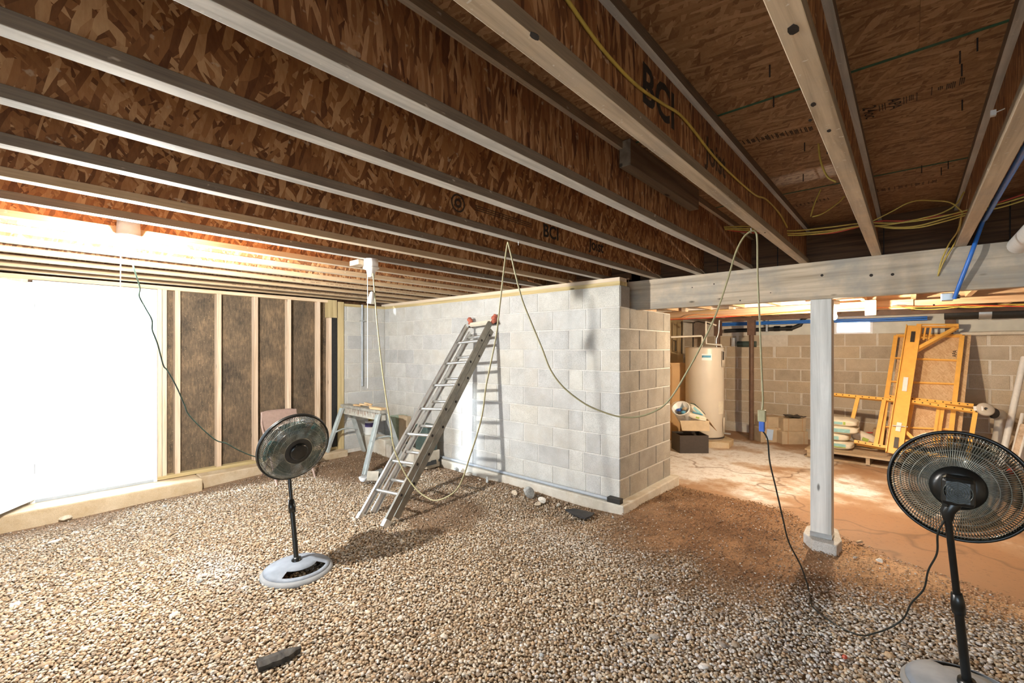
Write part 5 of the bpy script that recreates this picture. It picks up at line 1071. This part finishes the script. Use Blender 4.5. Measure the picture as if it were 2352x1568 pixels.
# pallet with cement bags
pal = thing('pallet', 'wooden pallet under the bags and scaffold beside the post', 'pallet', (-.3, 8.0, 0)); PM = T((-.25, 8.05, 0)) @ Matrix.Rotation(-.06, 4, 'Z')
for k in range(7): MB().box(-.85, .85, -.55 + k * .16, -.55 + k * .16 + .125, .094, .114, PM).build('deck_board', M['plank_x'], pal, bevel=.002)
for x in (-.80, -.14, .55): MB().box(x - .022, x + .022, -.55, .53, .008, .094, PM).build('stringer', M['plank_x'], pal)
for y in (-.53, -.05, .43): MB().box(-.85, .85, y, y + .10, -.010, .008, PM).build('bottom_board', M['plank_x'], pal)
bgc = on_y(7.8, 1925, 1000)
for k, (dx, z, hh, lb_, pr_) in enumerate(((.0, .175, .125, 'lowest cement bag of the stack beside the post, blue and green stripe', ((-.2, .75, -.2, .75, 'front', 'teal'), (-.2, .75, -.5, -.2, 'front', 'lime'))), (-.04, .285, .11, 'second lowest cement bag of the stack, pale teal side', ((-.3, .55, -.7, .6, 'front', 'teal'),)), (.06, .395, .12, 'third cement bag of the stack, pale teal panel on its side', ((-.3, .65, -.7, .55, 'front', 'teal'),)), (.05, .495, .10, 'topmost cement bag of the stack beside the post', ((-.3, .3, -.5, .5, 'front', 'teal'), (.33, .45, -.6, .6, 'front', 'lime'))))):
    bag('cement_bag', lb_, Vector((bgc.x - .06 + dx, 7.92, z)), .46, .38, hh + .02, .02 * k - .05, M['paper'], pr_, 'cement bags stacked by the post')
p = on_y(8.14, 1985, 1006); bag('cement_bag', 'crumpled half-empty bag with small print lying behind the perforated rails', p, .30, .20, .17, .1, M['paper'], ((-.2, .3, -.5, .5, 'front', 'lime'), (.35, .7, -.4, .1, 'front', 'cardboard')), None, .35)
p = on_y(8.5, 2030, 1005); tag(MB().box(p.x - .12, p.x + .14, 8.4, 8.6, .115, .36).build('carton_scrap', M['cardboard'], org=p, bevel=.01), 'crushed brown carton behind the perforated rails on the pallet', 'box')
p0, p1 = on_y(8.75, 1976, 993), on_y(8.75, 2036, 994); tag(MB().tube([p0, p1], .012, 8).build('red_bar', M['red'], org=p0), 'thin red bar against the far wall behind the bags', 'bar')

# scaffold parts leaning on the far wall
SA, SB = 7.72, .60
sp_ = lambda px, py, o=0: on_lean(SA + o, SB, px, py); NL = Vector((0, -1, SB)).normalized()
def perforated(name, lbl, o, tops, bots, posts):
    a, b_ = sp_(*tops[0], o), sp_(*tops[1], o); t = thing(name, lbl, 'scaffold', b_, 'scaffold sections')
    for (p, q) in (tops, bots):
        p3, q3 = sp_(*p, o), sp_(*q, o); r = MB().bar(p3, q3, .042, .045, NL).build('rail', M['orange'], t); d = (q3 - p3); L = d.length; d /= L; mb = MB(); u = .05
        while u < L - .03: mb.lathe([(0, 0), (.0085, 0)], T(p3 + d * u + NL * .0232) @ frame(NL), 8); u += .0765
        hl = mb.build('hole', M['ink'], r); hl['kind'] = 'stuff'
    for p, q in posts: MB().bar(sp_(*p, o), sp_(*q, o), .045, .04, NL).build('upright', M['orange'], t)
    return t
perforated('scaffold_section', 'orange scaffold frame lying sideways at the left with perforated rails', .0, ((1912, 906), (2070, 921)), ((1962, 1014), (2060, 1032)), (((1971, 912), (1957, 968)), ((2031, 918), (2011, 1024))))
perforated('scaffold_section', 'second orange scaffold frame behind the first, its perforated rails reaching the caster', .07, ((2035, 911), (2236, 932)), ((1968, 1018), (2060, 1034)), (((2037, 916), (2022, 1026)), ((2096, 920), (2082, 1000)), ((2166, 928), (2152, 1020)), ((2158, 927), (2146, 1020))))
perforated('scaffold_section', 'third orange scaffold frame in front on the right carrying the caster wheel', -.06, ((2090, 922), (2240, 945)), ((2075, 1034), (2215, 1056)), (((2240, 948), (2220, 1070)),))
wz = sp_(2263, 940, -.06); cw = thing('caster', 'grey rubber caster wheel with a white fork on the scaffold rail end', 'wheel', wz)
MB().lathe([(.02, -.022), (.075, -.022), (.085, -.012), (.085, .012), (.075, .022), (.02, .022)], T(wz) @ frame(NL + Vector((.25, 0, 0))), 24).build('tyre', M['ductgrey'], cw)
MB().bar(sp_(2236, 938, -.09), sp_(2258, 938, -.09), .06, .012, NL).build('fork', M['ceramic'], cw)
ch_ = thing('scaffold_post', 'wide orange channel post with slots leaning in front of the board', 'scaffold', sp_(2053, 1042, -.12))
a, b_ = sp_(2053, 1042, -.12), sp_(2099, 748, -.12); MB().bar(a, b_, .165, .012, NL).build('channel', M['orange'], ch_)
sx2 = Vector((1, 0, 0))
for sd in (-1, 1): MB().bar(a + sx2 * sd * .078 + NL * .02, b_ + sx2 * sd * .078 + NL * .02, .012, .05, NL).build('channel_flange', M['orange'], ch_)
for px, py in ((2096, 773), (2058, 1016)): MB().bar(sp_(px - 1, py + 12, -.145), sp_(px + 2, py - 12, -.145), .045, .006, NL).build('slot', M['heatdark'], ch_)
for px, py, h in ((2079, 882, 16), (2064, 980, 10)): MB().bar(sp_(px - 2, py + h, -.142), sp_(px + 2, py - h, -.142), .05, .004, NL).build('sticker', M['ceramic'], ch_)
MB().bar(sp_(2105, 748, -.10), sp_(2202, 748, -.10), .04, .045, NL).build('top_arm', M['orange'], ch_); MB().bar(sp_(2116, 748, -.128), sp_(2172, 748, -.128), .004, .036, NL).build('sticker', M['paper'], ch_)
MB().bar(sp_(2101, 804, -.11), sp_(2194, 754, -.11), .045, .04, NL).build('brace', M['orange'], ch_); MB().bar(sp_(2106, 806, -.07), sp_(2200, 752, -.07), .03, .04, NL).build('brace', M['orange'], ch_)
for px in (2117, 2126, 2138): MB().bar(sp_(px, 752, -.07), sp_(px - 5, 780, -.07), .02, .02, NL).build('strut', M['orange'], ch_)
MB().bar(sp_(2105, 775, -.07), sp_(2130, 776, -.07), .02, .02, NL).build('strut', M['orange'], ch_); MB().bar(sp_(2076, 988, -.10), sp_(2100, 1010, -.10), .04, .03, NL).build('lower_brace', M['orange'], ch_); MB().bar(sp_(2072, 1012, -.10), sp_(2105, 1014, -.10), .03, .03, NL).build('strut', M['orange'], ch_)
MB().tube([sp_(2050, 977, -.15), sp_(2085, 980, -.15)], .008, 6).build('latch_pin', M['galv'], ch_)
fr = thing('guard_frame', 'thin orange ladder-like frame standing in front of the board panel', 'scaffold', sp_(2018, 1030, .12))
MB().bar(sp_(2018, 1026, .12), sp_(2058, 771, .12), .05, .03, NL).build('left_rail', M['orange'], fr); MB().bar(sp_(2180, 1028, .12), sp_(2210, 771, .12), .05, .03, NL).build('right_rail', M['orange'], fr); MB().bar(sp_(2058, 771, .12), sp_(2210, 771, .12), .03, .04, NL).build('top_rail', M['orange'], fr)
for y0, x0, x1 in ((824, 2050, 2203), (878, 2041, 2197), (982, 2025, 2185)): MB().bar(sp_(x0, y0 - 2, .12), sp_(x1, y0 + 4, .12), .02, .024, NL).build('crossbar', M['orange'], fr)
for o, q4, lb_ in ((.15, ((2068, 772), (2213, 770), (2184, 1028), (2032, 1024)), 'front chipboard panel leaning behind the orange frame'), (.20, ((2080, 770), (2231, 767), (2205, 1028), (2042, 1024)), 'second chipboard panel showing as a strip right of the front panel')):
    P4 = [sp_(*p, o) for p in q4]; bp_ = tag(MB().poly(P4, .016, -NL).build('board_panel', M['osbpanel'], org=P4[3]), lb_, 'panel')
    if o < .2: OFF[bp_.name] = P4[3]; up = (P4[0] - P4[3]).normalized(); q = sp_(2193, 812, .145); text('APA', .06, M['inksoft'], bp_, T(q + NL * .002) @ Matrix((up, -(NL.cross(up)) * -1, NL)).transposed().to_4x4(), 'stamp', .001)
# pipes and lumber at the right
def lean_pipe(name, lbl, cat, p, q, r, m, y0=8.3, y1=8.8, n=12): a = on_y(y0, *p); b_ = on_y(y1, *q); tag(MB().tube([a, b_], r, n).build(name, M[m], org=a), lbl, cat); 
lean_pipe('plastic_pipe', 'long white plastic pipe leaning against the far wall at the right edge', 'pipe', (2298, 1070), (2353, 820), .035, 'pvcwhite')
lean_pipe('plastic_pipe', 'short slim white pipe leaning right of the grey duct', 'pipe', (2322, 1060), (2349, 950), .02, 'pvcwhite', 8.1, 8.5)
lean_pipe('plastic_pipe', 'white pipe at the very right edge behind the right fan', 'pipe', (2341, 1075), (2356, 980), .03, 'pvcwhite', 7.9, 8.3)
a, b_ = on_y(7.75, 2326, 1064), on_y(8.1, 2350, 975); tag(MB().bar(a, b_, .045, .03, (0, -1, 0)).build('lumber', M['stud'], org=a), 'tan stick of lumber leaning between the white pipes at the right', 'lumber')
a, b_ = on_y(8.5, 2312, 1040), on_y(8.9, 2338, 965); tag(MB().bar(a, b_, .09, .02, (0, -1, 0)).build('lumber', M['plank_x'], org=a), 'greyish board leaning behind the slim white pipe at the right', 'lumber')
el = [on_y(8.60, 2287, 1052), on_y(8.72, 2297, 1000), on_y(8.76, 2301, 968), on_y(8.73, 2296, 953), on_y(8.66, 2282, 949)]
du = thing('duct_pipe', 'thick grey duct pipe with an elbow at its top, right of the caster', 'pipe', el[0]); MB().tube(spline(el, 5), .070, 18, cap=False).build('duct', M['ductgrey'], du); MB().lathe([(0, 0), (.066, 0)], T(el[-1] + (el[-1] - el[-2]).normalized() * -.02) @ frame(el[-1] - el[-2]), 16).build('dark_mouth', M['ink'], du)
mb = MB(); p = on_y(7.9, 2300, 1085)
for k, (px, py, s_, m, lb_) in enumerate(((2300, 1090, .10, 'rockpale', 'pale rubble piece seen through the right fan, left'), (2322, 1088, .09, 'red', 'red scrap seen through the right fan'), (2338, 1092, .10, 'rocktan', 'tan rubble piece seen through the right fan, right'))): rock(px, py, s_, .06, .05, M[m], lb_, 'rubble', z=-.01)

# small fittings on the far and left cellar walls
a, b_ = on_y(9.06, 1694, 790), on_y(9.06, 1737, 790); tag(MB().tube([a, b_], .055, 14).build('pipe_stub', M['bin'], org=a), 'dark teal pipe stub lying in the notch at the top of the far block wall', 'pipe')
a = on_y(9.05, 1685, 784); tag(MB().box(a.x - .03, a.x + .03, 9.02, 9.09, a.z - .09, a.z + .07).box(a.x - .008, a.x + .008, 9.012, 9.02, a.z - .09, a.z + .07).build('metal_bracket', M['galv'], org=a), 'pale metal bracket beside the notch at the top of the far block wall', 'bracket')
for k, pp in enumerate((((1592, 812), (1592, 740), (1604, 738), (1640, 746)), ((1566, 812), (1566, 738), (1596, 741)), ((1545, 782), (1552, 782), (1552, 806)))):
    cord('wall_conduit', [on_y(8.6, *q) for q in pp], .012, M['heatdark'], ('tallest dark conduit beside the water heater on the cream cellar wall', 'middle dark conduit on the cream cellar wall', 'short bent dark conduit low on the cream cellar wall above the cabinet')[k], 'conduit', 6, 1)
